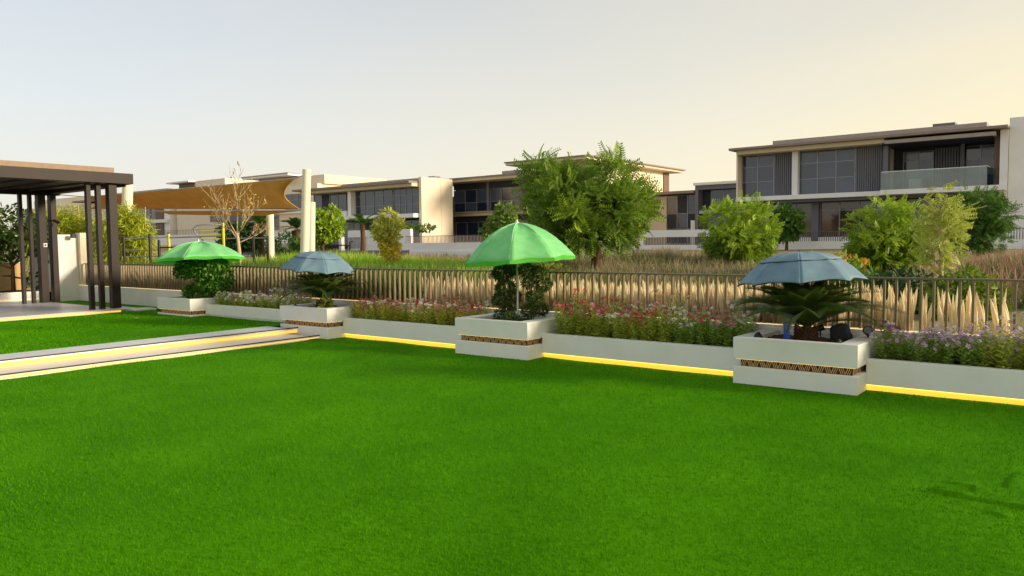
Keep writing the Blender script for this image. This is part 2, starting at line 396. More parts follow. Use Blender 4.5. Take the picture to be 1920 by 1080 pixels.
# ------------------------------------------------------------------ low walls of the flower beds
def low_wall(x0, x1, zt, z0, lit, label):
    t = thing('low_wall', ((x0 + x1) / 2, YW, z0), label, 'wall', 'low white walls in front of the flower beds')
    box('wall_body', M_WHITE, t, x0, x1, YW, YW + .11, z0 + (.075 if lit else .03), zt, .005)
    if lit:
        box('toe_recess', M_TOEGLOW, t, x0, x1, YW + .055, YW + .10, z0 - .04, z0 + .0745)  # the recess face itself glows, in place of light cast by the strip
        box('led_strip', M_LEDHOT, t, x0, x1, YW + .035, YW + .05, z0 + .066, z0 + .0745)
    else:
        box('toe_recess', M_WHITE, t, x0, x1, YW + .03, YW + .10, z0 - .04, z0 + .0295)
    box('bed_soil', M_SOIL, t, x0, x1, YW + .112, YK - .002, z0 - .04, zt - .05)
low_wall(PX[0] + PW + .001, PX[1] - .001, .425, ZU, False, 'low white wall between the two far planters, upper lawn')
low_wall(PX[1] + PW + .001, PX[2] - .001, ZW, 0, True, 'low white wall from the steps to the large green parasol, yellow glow below')
low_wall(PX[2] + PW + .001, PX[3] - .001, ZW, 0, True, 'low white wall between green parasol and nearest planter, glowing below')
low_wall(PX[3] + PW + .001, 5.0, ZW, 0, True, 'low white wall at the right edge below the lilac flowers')

# ------------------------------------------------------------------ fence on its kerb
fence = thing('bar_fence', (-10, 9.98, 0), 'long bronze railing of upright bars on a white kerb behind the flowers', 'fence')
box('kerb', M_WHITE, fence, -24.2, 6, YK, 10.09, -.1, .612, .006)
tag(box('led_strip', M_LEDWARM, fence, -24.1, 6, YK + .012, YK + .03, .6125, .620), 'thin glowing warm strip along the kerb')
MB().box(-23.4, 6, 9.952, 10.008, 1.222, 1.246).build('top_rail', M_RAIL, fence, .004)
bm_ = MB().box(-.012, .012, -.024, .024, 0, .618); me = bpy.data.meshes.new('baluster'); me.from_pydata(bm_.v, [], bm_.f); me.update(); me.materials.append(M_BRONZE)
n = int((5.9 + 23.3) / .1315)
for i in range(n):
    o = link('baluster', me, None, fence); o.location = (-23.3 + i * .1315 + 10, 9.98 - 9.98, .606)
# ------------------------------------------------------------------ villas behind the park
M_CREAM = mat('villa_cream_render', lin((236, 221, 198)), rough=.8, var=.04, scale=.6, bump=.05)
M_VWHITE = mat('villa_white_render', (.88, .875, .87), rough=.75, var=.04, scale=.8, bump=.05)
M_FASCIA = mat('villa_fascia_cream', lin((214, 202, 170)), rough=.7, var=.05, scale=1)
M_ROOF = mat('roof_edge_brown', lin((146, 130, 120)), rough=.6, var=.12, scale=2)
M_PARA = mat('parapet_taupe', lin((172, 160, 152)), rough=.7, var=.08, scale=2)
M_GREY = mat('column_grey', lin((112, 112, 120)), rough=.6, var=.08)
M_WOOD = mat('wood_cladding', lin((112, 88, 74)), rough=.55, var=.2, scale=6, stretch=(6, 6, .5))
M_DARK = mat('dark_panel', lin((46, 50, 60)), rough=.6, var=.15)
M_FRAME = mat('window_frame_grey', lin((140, 144, 152)), rough=.4, var=.06, metal=.4)
M_GLASS = mat('window_glass_dark', lin((32, 44, 66)), rough=.06, var=.25, spec=.9, scale=.5)
M_GLASSB = mat('window_glass_brown', lin((78, 62, 56)), rough=.08, var=.45, spec=.8, scale=.8)
M_BLIND = mat('window_blind_grey', lin((74, 84, 104)), rough=.12, var=.12, spec=.7, scale=.4)
M_BARS = mat('railing_taupe', lin((116, 108, 104)), rough=.5, var=.1, metal=.3)
def clear_glass():
    M = bpy.data.materials.new('balcony_glass'); M.use_nodes = True; n, l = M.node_tree.nodes, M.node_tree.links
    n.clear(); o = n.new('ShaderNodeOutputMaterial'); t = n.new('ShaderNodeBsdfTransparent'); t.inputs[0].default_value = (.58, .66, .67, 1)
    g = n.new('ShaderNodeBsdfGlossy'); g.inputs['Roughness'].default_value = .04; g.inputs[0].default_value = (.9, .95, .95, 1)
    nz = n.new('ShaderNodeTexNoise'); nz.inputs['Scale'].default_value = 2; mr_ = n.new('ShaderNodeMapRange'); mr_.inputs['To Min'].default_value = .09; mr_.inputs['To Max'].default_value = .14
    mx = n.new('ShaderNodeMixShader'); l.new(nz.outputs[0], mr_.inputs[0]); l.new(mr_.outputs[0], mx.inputs[0]); l.new(t.outputs[0], mx.inputs[1]); l.new(g.outputs[0], mx.inputs[2]); l.new(mx.outputs[0], o.inputs[0])
    return M
M_CLEAR = clear_glass()

def window(par, x0, x1, z0, z1, Y, cols, rows, gl=None, fw_=.07, name='window'):
    """framed glazing facing -Y; rows are the split heights as fractions"""
    gl = gl or [M_GLASS]
    xs_ = [x0 + (x1 - x0) * i / cols for i in range(cols + 1)] if isinstance(cols, int) else [x0 + (x1 - x0) * c for c in cols]
    zs_ = [z0 + (z1 - z0) * r for r in [0] + list(rows) + [1]]
    mb = MB()
    for i, x in enumerate(xs_): mb.box(x - fw_ / 2, x + fw_ / 2, Y - .06, Y + .06, z0, z1)
    for j, z in enumerate(zs_):
        for i in range(len(xs_) - 1): mb.box(xs_[i] + fw_ / 2 + .001, xs_[i + 1] - fw_ / 2 - .001, Y - .045, Y + .045, max(z - fw_ * .35, z0 + .001), min(z + fw_ * .35, z1 - .001))
    w = mb.build(name, M_FRAME, par)
    for i in range(len(xs_) - 1):
        for j in range(len(zs_) - 1):
            g = gl[(i * 7 + j * 3) % len(gl)]
            box('pane', g, w, xs_[i] + fw_ / 2, xs_[i + 1] - fw_ / 2, Y - .004 - .012 * ((i + j) % 2), Y + .015, zs_[j] + fw_ * .36, zs_[j + 1] - fw_ * .36)
    return w
def slats(par, x0, x1, z0, z1, Y, n):
    mb = MB()
    for i in range(n):
        x = x0 + (x1 - x0) * (i + .5) / n; mb.box(x - .05, x + .05, Y - .16, Y, z0, z1)
    o = mb.build('slat_screen', M_GREY, par); o['kind'] = 'stuff'
    box('slat_backing', M_DARK, par, x0, x1, Y + .002, Y + .05, z0, z1)
def bars(par, x0, x1, Y, z0, z1, pitch=.14, M=None, name='railing_bars'):
    mb = MB(); x = x0
    while x < x1: mb.box(x - .02, x + .02, Y - .02, Y + .02, z0, z1 - .041); x += pitch
    mb.box(x0, x1, Y - .03, Y + .03, z1 - .04, z1)
    o = mb.build(name, M or M_BARS, par); o['kind'] = 'stuff'; return o

GR = 'flat-roofed villas beyond the park'
# right-hand villa, nearest
h = thing('villa', (-13, 56, 1.0), 'large two-storey villa at right with glass balcony and slatted screens', 'house', GR)
box('wall', M_CREAM, h, -21.9, -12.05, 56.35, 67, 4.57, 8.24)
box('balcony_wall', M_DARK, h, -12.04, -5.1, 58.63, 67, 4.57, 8.24)
box('end_wall', M_CREAM, h, -22.02, -21.905, 55.4, 67, .6, 8.24)
window(h, -21.85, -19.5, 4.9, 7.93, 56.2, 2, (.36, .72), [M_GLASS, M_BLIND])
slats(h, -19.45, -18.12, 4.9, 7.93, 56.2, 9)
box('column', M_VWHITE, h, -18.08, -17.68, 55.75, 56.34, 4.87, 7.955, .01)
window(h, -17.66, -13.95, 4.9, 7.93, 56.2, 3, (.36, .72), [M_BLIND, M_GLASS])
slats(h, -13.9, -12.1, 4.9, 7.93, 56.2, 13)
box('column', M_GREY, h, -12.06, -11.78, 55.6, 56.3, 4.87, 7.84)
window(h, -11.4, -9.6, 4.9, 7.6, 58.5, 2, (.78,), [M_GLASS, M_BLIND]); slats(h, -9.5, -7.9, 4.9, 7.7, 58.5, 10)
window(h, -7.8, -5.9, 4.9, 7.7, 58.5, 2, (.68,), [M_BLIND, M_GLASS])
box('column', M_GREY, h, -7.95, -7.72, 58.0, 58.3, 4.87, 7.84)
box('balcony_ceiling', M_DARK, h, -12.04, -5.86, 54.95, 58.6, 7.84, 7.95)
box('fascia', M_FASCIA, h, -21.75, -11.9, 55.0, 56.34, 7.957, 8.24)
box('fascia', M_PARA, h, -11.85, -5.7, 54.8, 55.5, 7.87, 8.10)
rf = box('roof', M_ROOF, h, -22.3, -5.05, 54.6, 67.3, 8.25, 8.42, .01)
box('parapet', M_PARA, rf, -19.9, -6.4, 57, 66, 8.421, 8.98)
box('roof_vent', M_GREY, rf, -9.6, -8.3, 58, 60, 8.981, 9.28)
box('floor_slab', M_VWHITE, h, -21.88, -12.0, 55.2, 56.36, 4.56, 4.868, .01)
box('balcony_slab', M_VWHITE, h, -11.99, -5.12, 54.4, 58.62, 4.56, 4.868, .01)
box('soffit', M_GREY, h, -21.8, -5.2, 55.6, 57.2, 4.36, 4.555)
bal = box('balustrade', M_CLEAR, h, -11.95, -6.06, 54.55, 54.57, 4.87, 6.02); box('handrail', M_VWHITE, bal, -11.95, -6.06, 54.54, 54.58, 6.021, 6.06)
bal = box('balustrade', M_CLEAR, h, -6.058, -6.04, 54.55, 58.5, 4.87, 6.02); box('handrail', M_VWHITE, bal, -6.059, -6.02, 54.59, 58.5, 6.021, 6.06)
bal = box('balustrade', M_CLEAR, h, -11.97, -11.952, 54.55, 55.6, 4.87, 6.02)
box('cladding', M_WOOD, h, -5.84, -5.12, 55.9, 56.2, 4.87, 8.15)
box('balcony_seat', M_FASCIA, h, -10.6, -9.9, 56.0, 56.7, 4.88, 5.6, .03)
tw = box('stair_tower', M_VWHITE, h, -5.08, 3.2, 55.8, 66.5, .6, 8.95)
for x in (-4.2, -2.4, -.6, 1.2): box('groove', M_FASCIA, tw, x, x + .04, 55.79, 55.799, .7, 8.9)
box('corner_pier', M_VWHITE, h, -5.5, -5.1, 55.4, 55.79, .6, 8.24)
window(h, -21.7, -16.96, 1.9, 4.34, 57.0, 4, (.76,), [M_GLASSB, M_GLASS, M_GLASS])
box('column', M_GREY, h, -16.94, -16.46, 56.6, 57.1, .6, 4.355)
window(h, -16.44, -11.2, 1.9, 4.34, 57.0, 4, (.76,), [M_GLASSB, M_GLASSB, M_GLASS])
box('column', M_GREY, h, -11.18, -10.8, 56.6, 57.1, .6, 4.355)
window(h, -10.78, -5.5, 1.9, 4.34, 57.0, 4, (.76,), [M_GLASS, M_GLASSB])
box('ground_floor_wall', M_DARK, h, -21.85, -5.12, 57.2, 67, .6, 4.555)
box('plinth', M_VWHITE, h, -21.8, -5.1, 56.62, 57.19, .6, 1.88)
t = thing('garden_wall', (-10, 52.5, .6), 'white garden wall with bar railing in front of the right-hand villa', 'wall', 'garden walls of the villas')
box('wall_body', M_VWHITE, t, -20.5, 8, 52.5, 52.8, .3, 1.6); box('wall_base', M_VWHITE, t, -20.5, 8, 52.3, 52.499, .3, 1.02)
bars(t, -20.4, 8, 52.7, 1.6, 2.26)
t = thing('garden_wall', (-25, 52, .6), 'tall white garden wall with slot grille and gate right of the big tree', 'wall', 'garden walls of the villas')
mb = MB().box(-28.2, -20.52, 52, 52.25, .3, 1.42).box(-28.2, -20.52, 52, 52.25, 2.0, 2.52).box(-28.2, -27.9, 52, 52.25, 1.421, 1.999).box(-21.4, -20.52, 52, 52.25, 1.421, 1.999).box(-28.9, -28.6, 52, 52.25, .3, 2.45).box(-34, -30.2, 52, 52.25, .3, 2.3)
mb.build('wall_body', M_VWHITE, t); bars(t, -27.8, -21.5, 52.12, 1.42, 2.04, .13, M_GREY); bars(t, -30.15, -28.95, 52.12, .6, 2.1, .2, M_GREY, 'gate_bars')

# centre villa, two wings
h = thing('villa', (-44, 57, 1.0), 'centre villa with deep white eaves and tall cream wing behind the big tree', 'house', GR)
box('wall', M_CREAM, h, -52.1, -42.2, 57.9, 70, .6, 7.58)
for (a, b) in ((-52.0, -47.6), (-47.3, -43.3)): window(h, a, b, 4.78, 6.95, 57.6, 3, (.42,), [M_GLASS, M_BLIND])
box('column', M_GREY, h, -47.58, -47.32, 57.3, 57.85, 4.76, 7.58); box('column', M_GREY, h, -43.28, -43.0, 57.2, 57.85, 4.76, 7.58)
box('dark_band', M_DARK, h, -52.0, -47.6, 57.5, 57.89, 6.99, 7.58); box('dark_band', M_DARK, h, -47.3, -43.3, 57.5, 57.89, 6.99, 7.58)
rf = box('roof', M_FASCIA, h, -54.0, -41.6, 55.6, 70.5, 7.59, 7.86); box('roof_edge', M_ROOF, rf, -54.3, -41.5, 55.4, 70.6, 7.861, 7.97)
box('roof_box', M_PARA, rf, -49.8, -45.4, 60, 66, 7.971, 8.5); box('roof_box', M_PARA, rf, -48.2, -45.4, 60.5, 66, 8.501, 8.85)
lg = box('ledge', M_ROOF, h, -54.2, -42.1, 56.2, 57.8, 4.62, 4.75); box('soffit', M_FASCIA, lg, -52.2, -42.1, 56.6, 57.8, 4.35, 4.619)
window(h, -51.9, -47.5, 1.9, 3.75, 57.7, 3, (), [M_GLASS]); window(h, -47.4, -43.0, 1.9, 3.75, 57.7, 3, (), [M_GLASS]); box('dark_band', M_DARK, h, -51.9, -43.0, 57.6, 57.89, 3.8, 4.34)
box('side_panel', M_WOOD, h, -53.0, -52.12, 58, 59, 1.0, 6.4)
bal = box('balustrade', M_CLEAR, h, -42.9, -39.9, 57.0, 57.03, 4.95, 5.95); box('balcony_slab', M_VWHITE, h, -42.95, -39.8, 56.9, 58.5, 4.55, 4.93)
tw = box('wing_wall', M_CREAM, h, -42.1, -36.45, 58.6, 73.4, .6, 8.78)
for y in (61.5, 64.2, 67.0): box('groove', M_FASCIA, tw, -36.449, -36.44, y, y + .07, 4.7, 8.78)
box('string_course', M_FASCIA, tw, -36.449, -36.40, 58.7, 73.3, 4.58, 4.68); box('cladding', M_WOOD, tw, -36.449, -36.35, 72.2, 73.38, 4.7, 8.7); box('cladding', M_WOOD, tw, -36.449, -36.35, 74, 75, 1, 4.4)
box('lower_wall', M_CREAM, h, -42, -36.46, 73.41, 76, .6, 4.6); window(h, -41.9, -37.2, 4.95, 8.4, 58.55, 3, (.5,), [M_GLASS, M_BLIND])
rf = box('wing_roof', M_FASCIA, h, -44.2, -35.4, 56, 74.8, 8.785, 9.0); box('roof_edge', M_ROOF, rf, -44.3, -35.2, 55.9, 74.9, 9.001, 9.12)

# small villa seen between the two
h = thing('villa', (-28, 66, 1), 'low dark-fronted villa set back between the centre and right villas', 'house', GR)
box('wall', M_CREAM, h, -38, -24, 67.6, 78, .6, 6.0); box('frame_box', M_GREY, h, -30.2, -24, 66.2, 67.59, 6.35, 6.75); box('frame_side', M_GREY, h, -30.2, -29.9, 66.2, 67.59, .6, 6.349)
box('roof', M_VWHITE, h, -30.3, -23.9, 66, 78, 6.751, 6.98); box('roof', M_ROOF, h, -38.5, -30.31, 66.2, 78, 6.1, 6.35); box('upper_wall', M_DARK, h, -29.89, -24, 67.2, 67.59, 4.6, 6.34)
window(h, -29.0, -24.2, 4.55, 6.3, 67.1, 4, (), [M_GLASS, M_BLIND]); window(h, -33.6, -30.4, 1.5, 6.0, 67.4, 3, (.3, .62), [M_GLASS, M_DARK]); window(h, -29.8, -24.2, 1.5, 4.1, 67.3, 5, (.7,), [M_GLASS]); box('floor_slab', M_VWHITE, h, -29.88, -24, 66.4, 67.19, 4.2, 4.45)
box('column', M_VWHITE, h, -30.8, -30.4, 66.6, 66.9, .6, 3.6)

# left-centre villa
h = thing('villa', (-65, 57, 1), 'two-storey villa left of centre with peach side wall and wide dark glazing', 'house', GR)
box('wall', M_DARK, h, -75.5, -57.0, 58.6, 62.3, .6, 7.9); box('side_wall', M_CREAM, h, -56.98, -56.6, 57.6, 62.4, .6, 8.62)
box('groove', M_FASCIA, h, -56.599, -56.59, 60.5, 60.58, 1, 8.6)
box('column', M_VWHITE, h, -67.75, -67.2, 57.2, 58, 4.9, 7.64)
window(h, -67.1, -61.2, 4.95, 7.6, 57.9, 4, (.36, .78), [M_GLASS, M_BLIND, M_GLASS]); window(h, -61.0, -57.4, 4.95, 7.6, 57.9, 4, (.36, .72), [M_GLASS, M_GLASS, M_BLIND])
window(h, -75.2, -67.9, 5.6, 7.6, 58.4, 5, (), [M_GLASS, M_DARK, M_BLIND]); box('loggia_rail', M_VWHITE, h, -75.4, -68, 57.2, 57.4, 4.9, 5.5)
box('floor_slab', M_VWHITE, h, -75.6, -57.0, 56.8, 58.59, 4.45, 4.86); box('fascia', M_FASCIA, h, -75.6, -57.0, 56.6, 58.59, 7.65, 7.98)
rf = box('roof', M_ROOF, h, -76.5, -57.0, 56.2, 62.35, 7.985, 8.2); box('parapet', M_PARA, rf, -71.5, -57.0, 59.5, 62.3, 8.201, 8.75); box('roof_vent', M_GREY, rf, -58.9, -58, 61, 62, 8.751, 9.0)
window(h, -75, -66.4, 1.6, 4.2, 58.3, 5, (.7,), [M_GLASS]); box('column', M_GREY, h, -66.3, -65.6, 57.4, 58.2, .6, 4.44); window(h, -65.5, -57.2, 1.6, 4.2, 58.3, 5, (.7,), [M_GLASS, M_BLIND])
h.location = (-56.55, 49.59, 1.09); h.scale = (.87, .87, .87)
t = thing('garden_wall', (-55, 50, .6), 'long white garden wall with bar railing below the left-centre villa', 'wall', 'garden walls of the villas')
box('wall_body', M_VWHITE, t, -51.5, -34.1, 50, 50.3, .3, 1.78); box('ledge', M_VWHITE, t, -51.4, -34.2, 49.9, 49.999, .3, 1.05); bars(t, -51.4, -34.2, 50.2, 1.78, 2.42, .16)
box('raised_wall', M_VWHITE, t, -60.5, -51.6, 51, 51.3, .3, 3.1); box('gate_post', M_VWHITE, t, -61.9, -61.5, 51, 51.4, .3, 2.5); bars(t, -60.4, -57.6, 50.9, 1.3, 2.4, .2, M_GREY, 'gate_bars')
t.location = (-44, 40, .82); t.scale = (.8, .8, .8)
t = thing('park_fence', (-46, 38, .6), 'low grey mesh fence across the park behind the green grass', 'fence')
for i in range(9): box('mesh_panel', mat('grey_mesh', lin((122, 122, 118)), rough=.7, var=.2, scale=3, bump=.3), t, -62 + i * 2.6 + .04, -62 + i * 2.6 + 2.5, 38, 38.04, .35, 1.26)
for i in range(10): box('fence_post', M_GREY, t, -62 + i * 2.6 - .06, -62 + i * 2.6 + .03, 37.97, 38.07, .3, 1.32)
t = thing('marker_post', (-38.5, 42, .5), 'short grey marker post in front of the white garden wall', 'post')
MB().box(-38.62, -38.38, 41.9, 42.1, .4, 1.55).build('post', M_GREY, t, .02); box('post_cap', M_BARS, t, -38.68, -38.32, 41.85, 42.15, 1.551, 1.62)
bb = box('rail', M_GREY, t, -44, -34.5, 41.98, 42.02, 1.44, 1.48)

# far villas on the left
h = thing('villa', (-105, 76, 1), 'far cream villa behind the tall sail posts, penthouse with thin slab roof', 'house', GR)
box('wall', M_CREAM, h, -113.5, -97, 76, 92, .6, 11.2); box('penthouse', M_PARA, h, -113, -106.5, 76.5, 90, 11.201, 12.75); box('side_wall', M_CREAM, h, -106.49, -96.5, 77, 90, 11.201, 12.6); rf = box('roof', M_VWHITE, h, -115.6, -103, 75, 91, 12.76, 13.05); box('roof_edge', M_PARA, rf, -115.8, -102.9, 74.9, 91.1, 13.051, 13.2)
window(h, -112, -107, 4.2, 6.6, 75.9, 4, (.6,), [M_GLASS]); window(h, -105, -100, 7.4, 9.8, 75.9, 3, (.6,), [M_GLASSB, M_GLASS]); window(h, -112, -102, 1.4, 3.6, 75.9, 6, (), [M_GLASS]); box('ledge', M_VWHITE, h, -113.6, -99, 75.2, 75.99, 6.75, 7.2)
h = thing('villa', (-135, 86, 1), 'far cream villa above the sail with a plain wall and balcony', 'house', GR)
box('wall', M_CREAM, h, -157, -131, 86, 100, .6, 13.1); box('wing', M_CREAM, h, -130.9, -112, 88, 102, .6, 12.7); box('upper_box', M_CREAM, h, -151, -140, 87, 98, 13.101, 15.2); box('upper_band', M_WOOD, h, -157.5, -151.1, 87, 96, 13.6, 15.0); rf = box('roof', M_VWHITE, h, -160, -151.1, 85.5, 98, 15.01, 15.3)
window(h, -140, -132, 8.6, 10.2, 85.8, 5, (), [M_GLASS]); box('balcony_slab', M_VWHITE, h, -140.5, -131, 84.6, 85.99, 7.9, 8.4); window(h, -130, -122, 11.2, 12, 87.8, 4, (), [M_GLASS]); box('balcony_slab', M_GREY, h, -140, -128, 83.5, 85.99, 6.4, 7.6)
box('band', M_DARK, h, -140, -131.2, 85.7, 85.99, 11.6, 12.3)
h = thing('villa', (-165, 84, 1), 'far white villa with two-storey window bays left of the sail posts', 'house', GR)
box('wall', M_VWHITE, h, -178, -158, 85, 100, .6, 10.6); box('upper_wall', M_CREAM, h, -176, -157.8, 87, 98, 10.601, 13.6); window(h, -176, -166, 7.7, 10.2, 84.8, 4, (), [M_BLIND, M_GLASS]); window(h, -172.5, -166.5, 3.6, 6.6, 84.8, 3, (.45,), [M_GLASS]); window(h, -165.4, -163.6, 3.6, 6.6, 84.8, 1, (), [M_GLASS]); window(h, -165.4, -163.6, 7.7, 10.2, 84.8, 1, (), [M_GLASS]); box('cladding', M_WOOD, h, -163.4, -160.4, 84.7, 84.99, 3.6, 10.2); box('roof', M_PARA, h, -179, -157, 84, 101, 13.61, 13.9); box('floor_slab', M_VWHITE, h, -178.4, -158, 84.3, 84.79, 6.8, 7.5); window(h, -175, -164, 11.4, 12.8, 86.9, 5, (), [M_GLASS])
h = thing('villa', (-190, 84, 1), 'far pale villa seen through the pergola posts', 'house', GR)
box('wall', M_CREAM, h, -240, -182, 85, 100, .6, 12.2); box('upper_wall', M_CREAM, h, -236, -200, 88, 99, 12.201, 14.6); box('roof', M_ROOF, h, -201, -178.5, 83.5, 98, 12.6, 13.0); window(h, -225, -205, 8.6, 11, 84.8, 6, (), [M_GLASS]); window(h, -238, -228, 8.6, 11, 84.8, 3, (), [M_GLASS]); box('floor_slab', M_VWHITE, h, -240, -182, 83.8, 84.79, 7.2, 7.9); box('roof_post', M_VWHITE, h, -183.6, -183, 84, 84.6, 8, 12.59); box('roof_post', M_VWHITE, h, -180, -179.4, 84, 84.6, .6, 12.59)
t = thing('garden_wall', (-130, 70, .6), 'long pale garden wall below the far villas behind the exercise bars', 'wall', 'garden walls of the villas')
box('wall_body', M_VWHITE, t, -160, -96, 70, 70.4, .3, 3.7); bars(t, -160, -96, 69.9, 3.7, 4.5, .5); box('wall_base', M_VWHITE, t, -150, -80, 62, 62.4, .3, 2.3)
# ------------------------------------------------------------------ pergola and the corner behind it
M_PBROWN = mat('pergola_bronze', lin((40, 31, 26)), rough=.5, var=.15, scale=3, spec=.25, bump=.03)
M_PDARK = mat('pergola_ceiling', lin((40, 36, 34)), rough=.6, var=.15)
M_PLAT = mat('platform_tile', (.52, .51, .52), rough=.35, var=.07, scale=2.5)
ZP = .25
t = thing('pergola', (-20.6, 6.5, ZP), 'dark bronze flat-roofed pergola with slim post groups at left', 'pergola')
for (y0, y1, x1) in ((8.55, 8.74, -18.62), (8.305, 8.41, -18.70), (8.08, 8.18, -18.70)):
    box('post', M_PBROWN, t, x1 - (.19 if y0 > 8.5 else .12), x1, y0, y1, ZP, 3.18, .006)
for (y0, y1) in ((7.95, 8.03), (8.175, 8.255), (8.40, 8.58), (8.70, 8.84)):
    box('post', M_PBROWN, t, -22.36 - (.12 if y0 > 8.3 else .02), -22.26, y0, y1, ZP, 3.1, .006)
for (y0, y1) in ((3.2, 3.39), (3.6, 3.7)):
    box('post', M_PBROWN, t, -18.81, -18.62, y0, y1, ZP, 3.18, .006); box('post', M_PBROWN, t, -22.45, -22.26, y0, y1, ZP, 3.1, .006)
box('beam', M_PBROWN, t, -18.85, -18.5, 2.9, 9.08, 3.19, 3.44, .008); box('beam', M_PBROWN, t, -22.9, -22.55, 2.9, 9.08, 3.11, 3.44, .008)
box('beam', M_PBROWN, t, -22.549, -18.851, 8.8, 9.07, 3.15, 3.43, .008); box('beam', M_PBROWN, t, -22.549, -18.851, 2.91, 3.2, 3.15, 3.43, .008)
box('ceiling', M_PDARK, t, -22.548, -18.852, 3.21, 8.79, 3.24, 3.30)
for i in range(8): box('ceiling_batten', M_PBROWN, t, -22.548, -18.852, 3.6 + i * .66, 3.7 + i * .66, 3.19, 3.239)
box('roof_slab', mat('pergola_roof_pale', lin((150, 130, 108)), rough=.8, var=.08), t, -22.6, -18.95, 3.1, 8.85, 3.441, 3.60, .01)
pl = thing('pergola_platform', (-20.6, 6.5, ZU), 'low grey tiled platform under the pergola with a yellow glowing edge', 'platform')
for i in range(5):
    for j in range(9):
        box('tile', M_PLAT, pl, -18.33 - (i + 1) * 1.02 + .002, -18.33 - i * 1.02 - .002, 8.63 - (j + 1) * 1.02 + .002, 8.63 - j * 1.02 - .002, ZP - .03, ZP - .0005 * ((i + j) % 2))
box('platform_base', M_STONE, pl, -23.4, -18.37, -.55, 8.6, .05, ZP - .031)
box('led_strip', M_LEDSTEP, pl, -18.369, -18.355, -.5, 8.6, ZU + .004, ZP - .032)
tag(MB().box(-18.62, -18.60, 8.60, 8.69, 1.72, 1.82).build('control_panel', mat('panel_white', (.7, .7, .7), rough=.4, var=.05), None, .003), 'small white-framed switch panel on the pergola post', 'switch')
o = bpy.data.objects['control_panel']; o.location = (-3.64 - .006, -.12, 0); box('screen', M_BLACK, o, -22.2405, -22.2385, 8.503, 8.547, 1.745, 1.795)
sc_ = thing('security_camera', (-22.2, 8.62, 2.45), 'small dark camera on a bracket on the back pergola post', 'camera')
MB().tube([(-22.26, 8.6, 2.4), (-22.18, 8.66, 2.42), (-22.12, 8.72, 2.40)], .022, 8).build('bracket', M_BLACK, sc_); MB().tube([(-22.12, 8.70, 2.42), (-22.02, 8.80, 2.36)], .04, 10).build('housing', M_BLACK, sc_)
for i, (x0, x1, y0, y1) in enumerate(((-19.6, -18.95, 8.9, 9.25), (-18.85, -18.35, 8.9, 9.45))):
    tag(box('stepping_stone', M_STONE2, None, x0, x1, y0, y1, ZU - .02, ZU + .03, .004), ['pale stepping stone beside the pergola corner post', 'long pale stepping stone nearest the far planter'][i], 'paving stone', 'stepping stones by the pergola')
# gate pillar and white walls
t = thing('white_wall', (-23.8, 9.7, 0), 'tall white wall panel behind the pergola with a small camera on it', 'wall')
box('wall_body', M_WHITE, t, -25.6, -23.75, 9.42, 9.6, .1, 2.05); box('pier', mat('pier_cream', lin((226, 216, 190)), rough=.8, var=.04), t, -23.74, -23.45, 9.90, 10.16, .1, 2.12, .006); box('return_wall', M_WHITE, t, -23.75, -23.6, 9.25, 9.899, .1, 2.07, .006)
t2 = thing('security_camera', (-23.5, 9.8, 2.05), 'small black camera at the top of the white wall', 'camera'); box('bracket', M_WHITE, t2, -23.6, -23.45, 9.66, 9.74, 1.98, 2.03); box('housing', M_BLACK, t2, -23.46, -23.36, 9.64, 9.78, 1.97, 2.08, .015)
t = thing('planter_wall', (-24.3, 5, .1), 'low white planter wall behind the pergola posts', 'wall')
box('wall_body', M_WHITE, t, -24.2, -24.0, -4, 9.24, .05, .47, .005); box('soil', M_SOIL, t, -26.4, -24.201, -4, 9.41, .05, .42); box('led_strip', M_LEDWARM, t, -23.999, -23.985, -4, 9.2, .252, .262)
t = thing('boundary_wall', (-26.6, 4, .2), 'beige boundary wall behind the tree at the left edge', 'wall')
box('wall_body', mat('beige_render', lin((206, 172, 122)), rough=.85, var=.06, scale=1.5, bump=.1), t, -26.75, -26.45, -8, 9.4, 0, 1.25, .006); box('coping', M_WHITE, t, -26.8, -26.4, -8, 9.4, 1.251, 1.30)

# ------------------------------------------------------------------ shade sail, posts, exercise frame
M_POST = mat('sail_post_cream', lin((232, 224, 200)), rough=.5, var=.04, scale=2)
M_SAIL = mat('sail_cloth', lin((230, 184, 106)), rough=.85, var=.10, scale=2, bump=.15, bscale=200, trans=.22)
M_CABLE = mat('steel_cable', (.5, .5, .5), rough=.4, metal=.8, var=.05)
for (a, b, r, lab) in (((-22.38, 16.84, .3), (-22.35, 17.07, 4.32), .155, 'tallest cream sail post right of the brown shade sail'), ((-23.42, 17.93, .3), (-23.42, 18.06, 3.25), .15, 'shorter cream sail post close behind the tallest one'),
                       ((-29.31, 20.31, .3), (-29.38, 20.4, 3.22), .17, 'cream sail post under the low middle of the sail'), ((-27.37, 13.0, .3), (-27.30, 13.2, 3.95), .18, 'cream sail post at the left beside the pergola roof')):
    p = thing('sail_post', (a[0], a[1], a[2]), lab, 'post', 'posts of the shade sails')
    MB().tube([a, b], [r, r * .97], 20).build('shaft', M_POST, p, 0, False); MB().tube([(b[0], b[1], b[2] + .001), (b[0], b[1], b[2] + .03)], [r * 1.02, r * .9], 20).build('cap', M_POST, p)
    MB().tube([(a[0], a[1], .3), (a[0], a[1], .62)], r * 1.5, 16).build('footing', M_GREY, p)
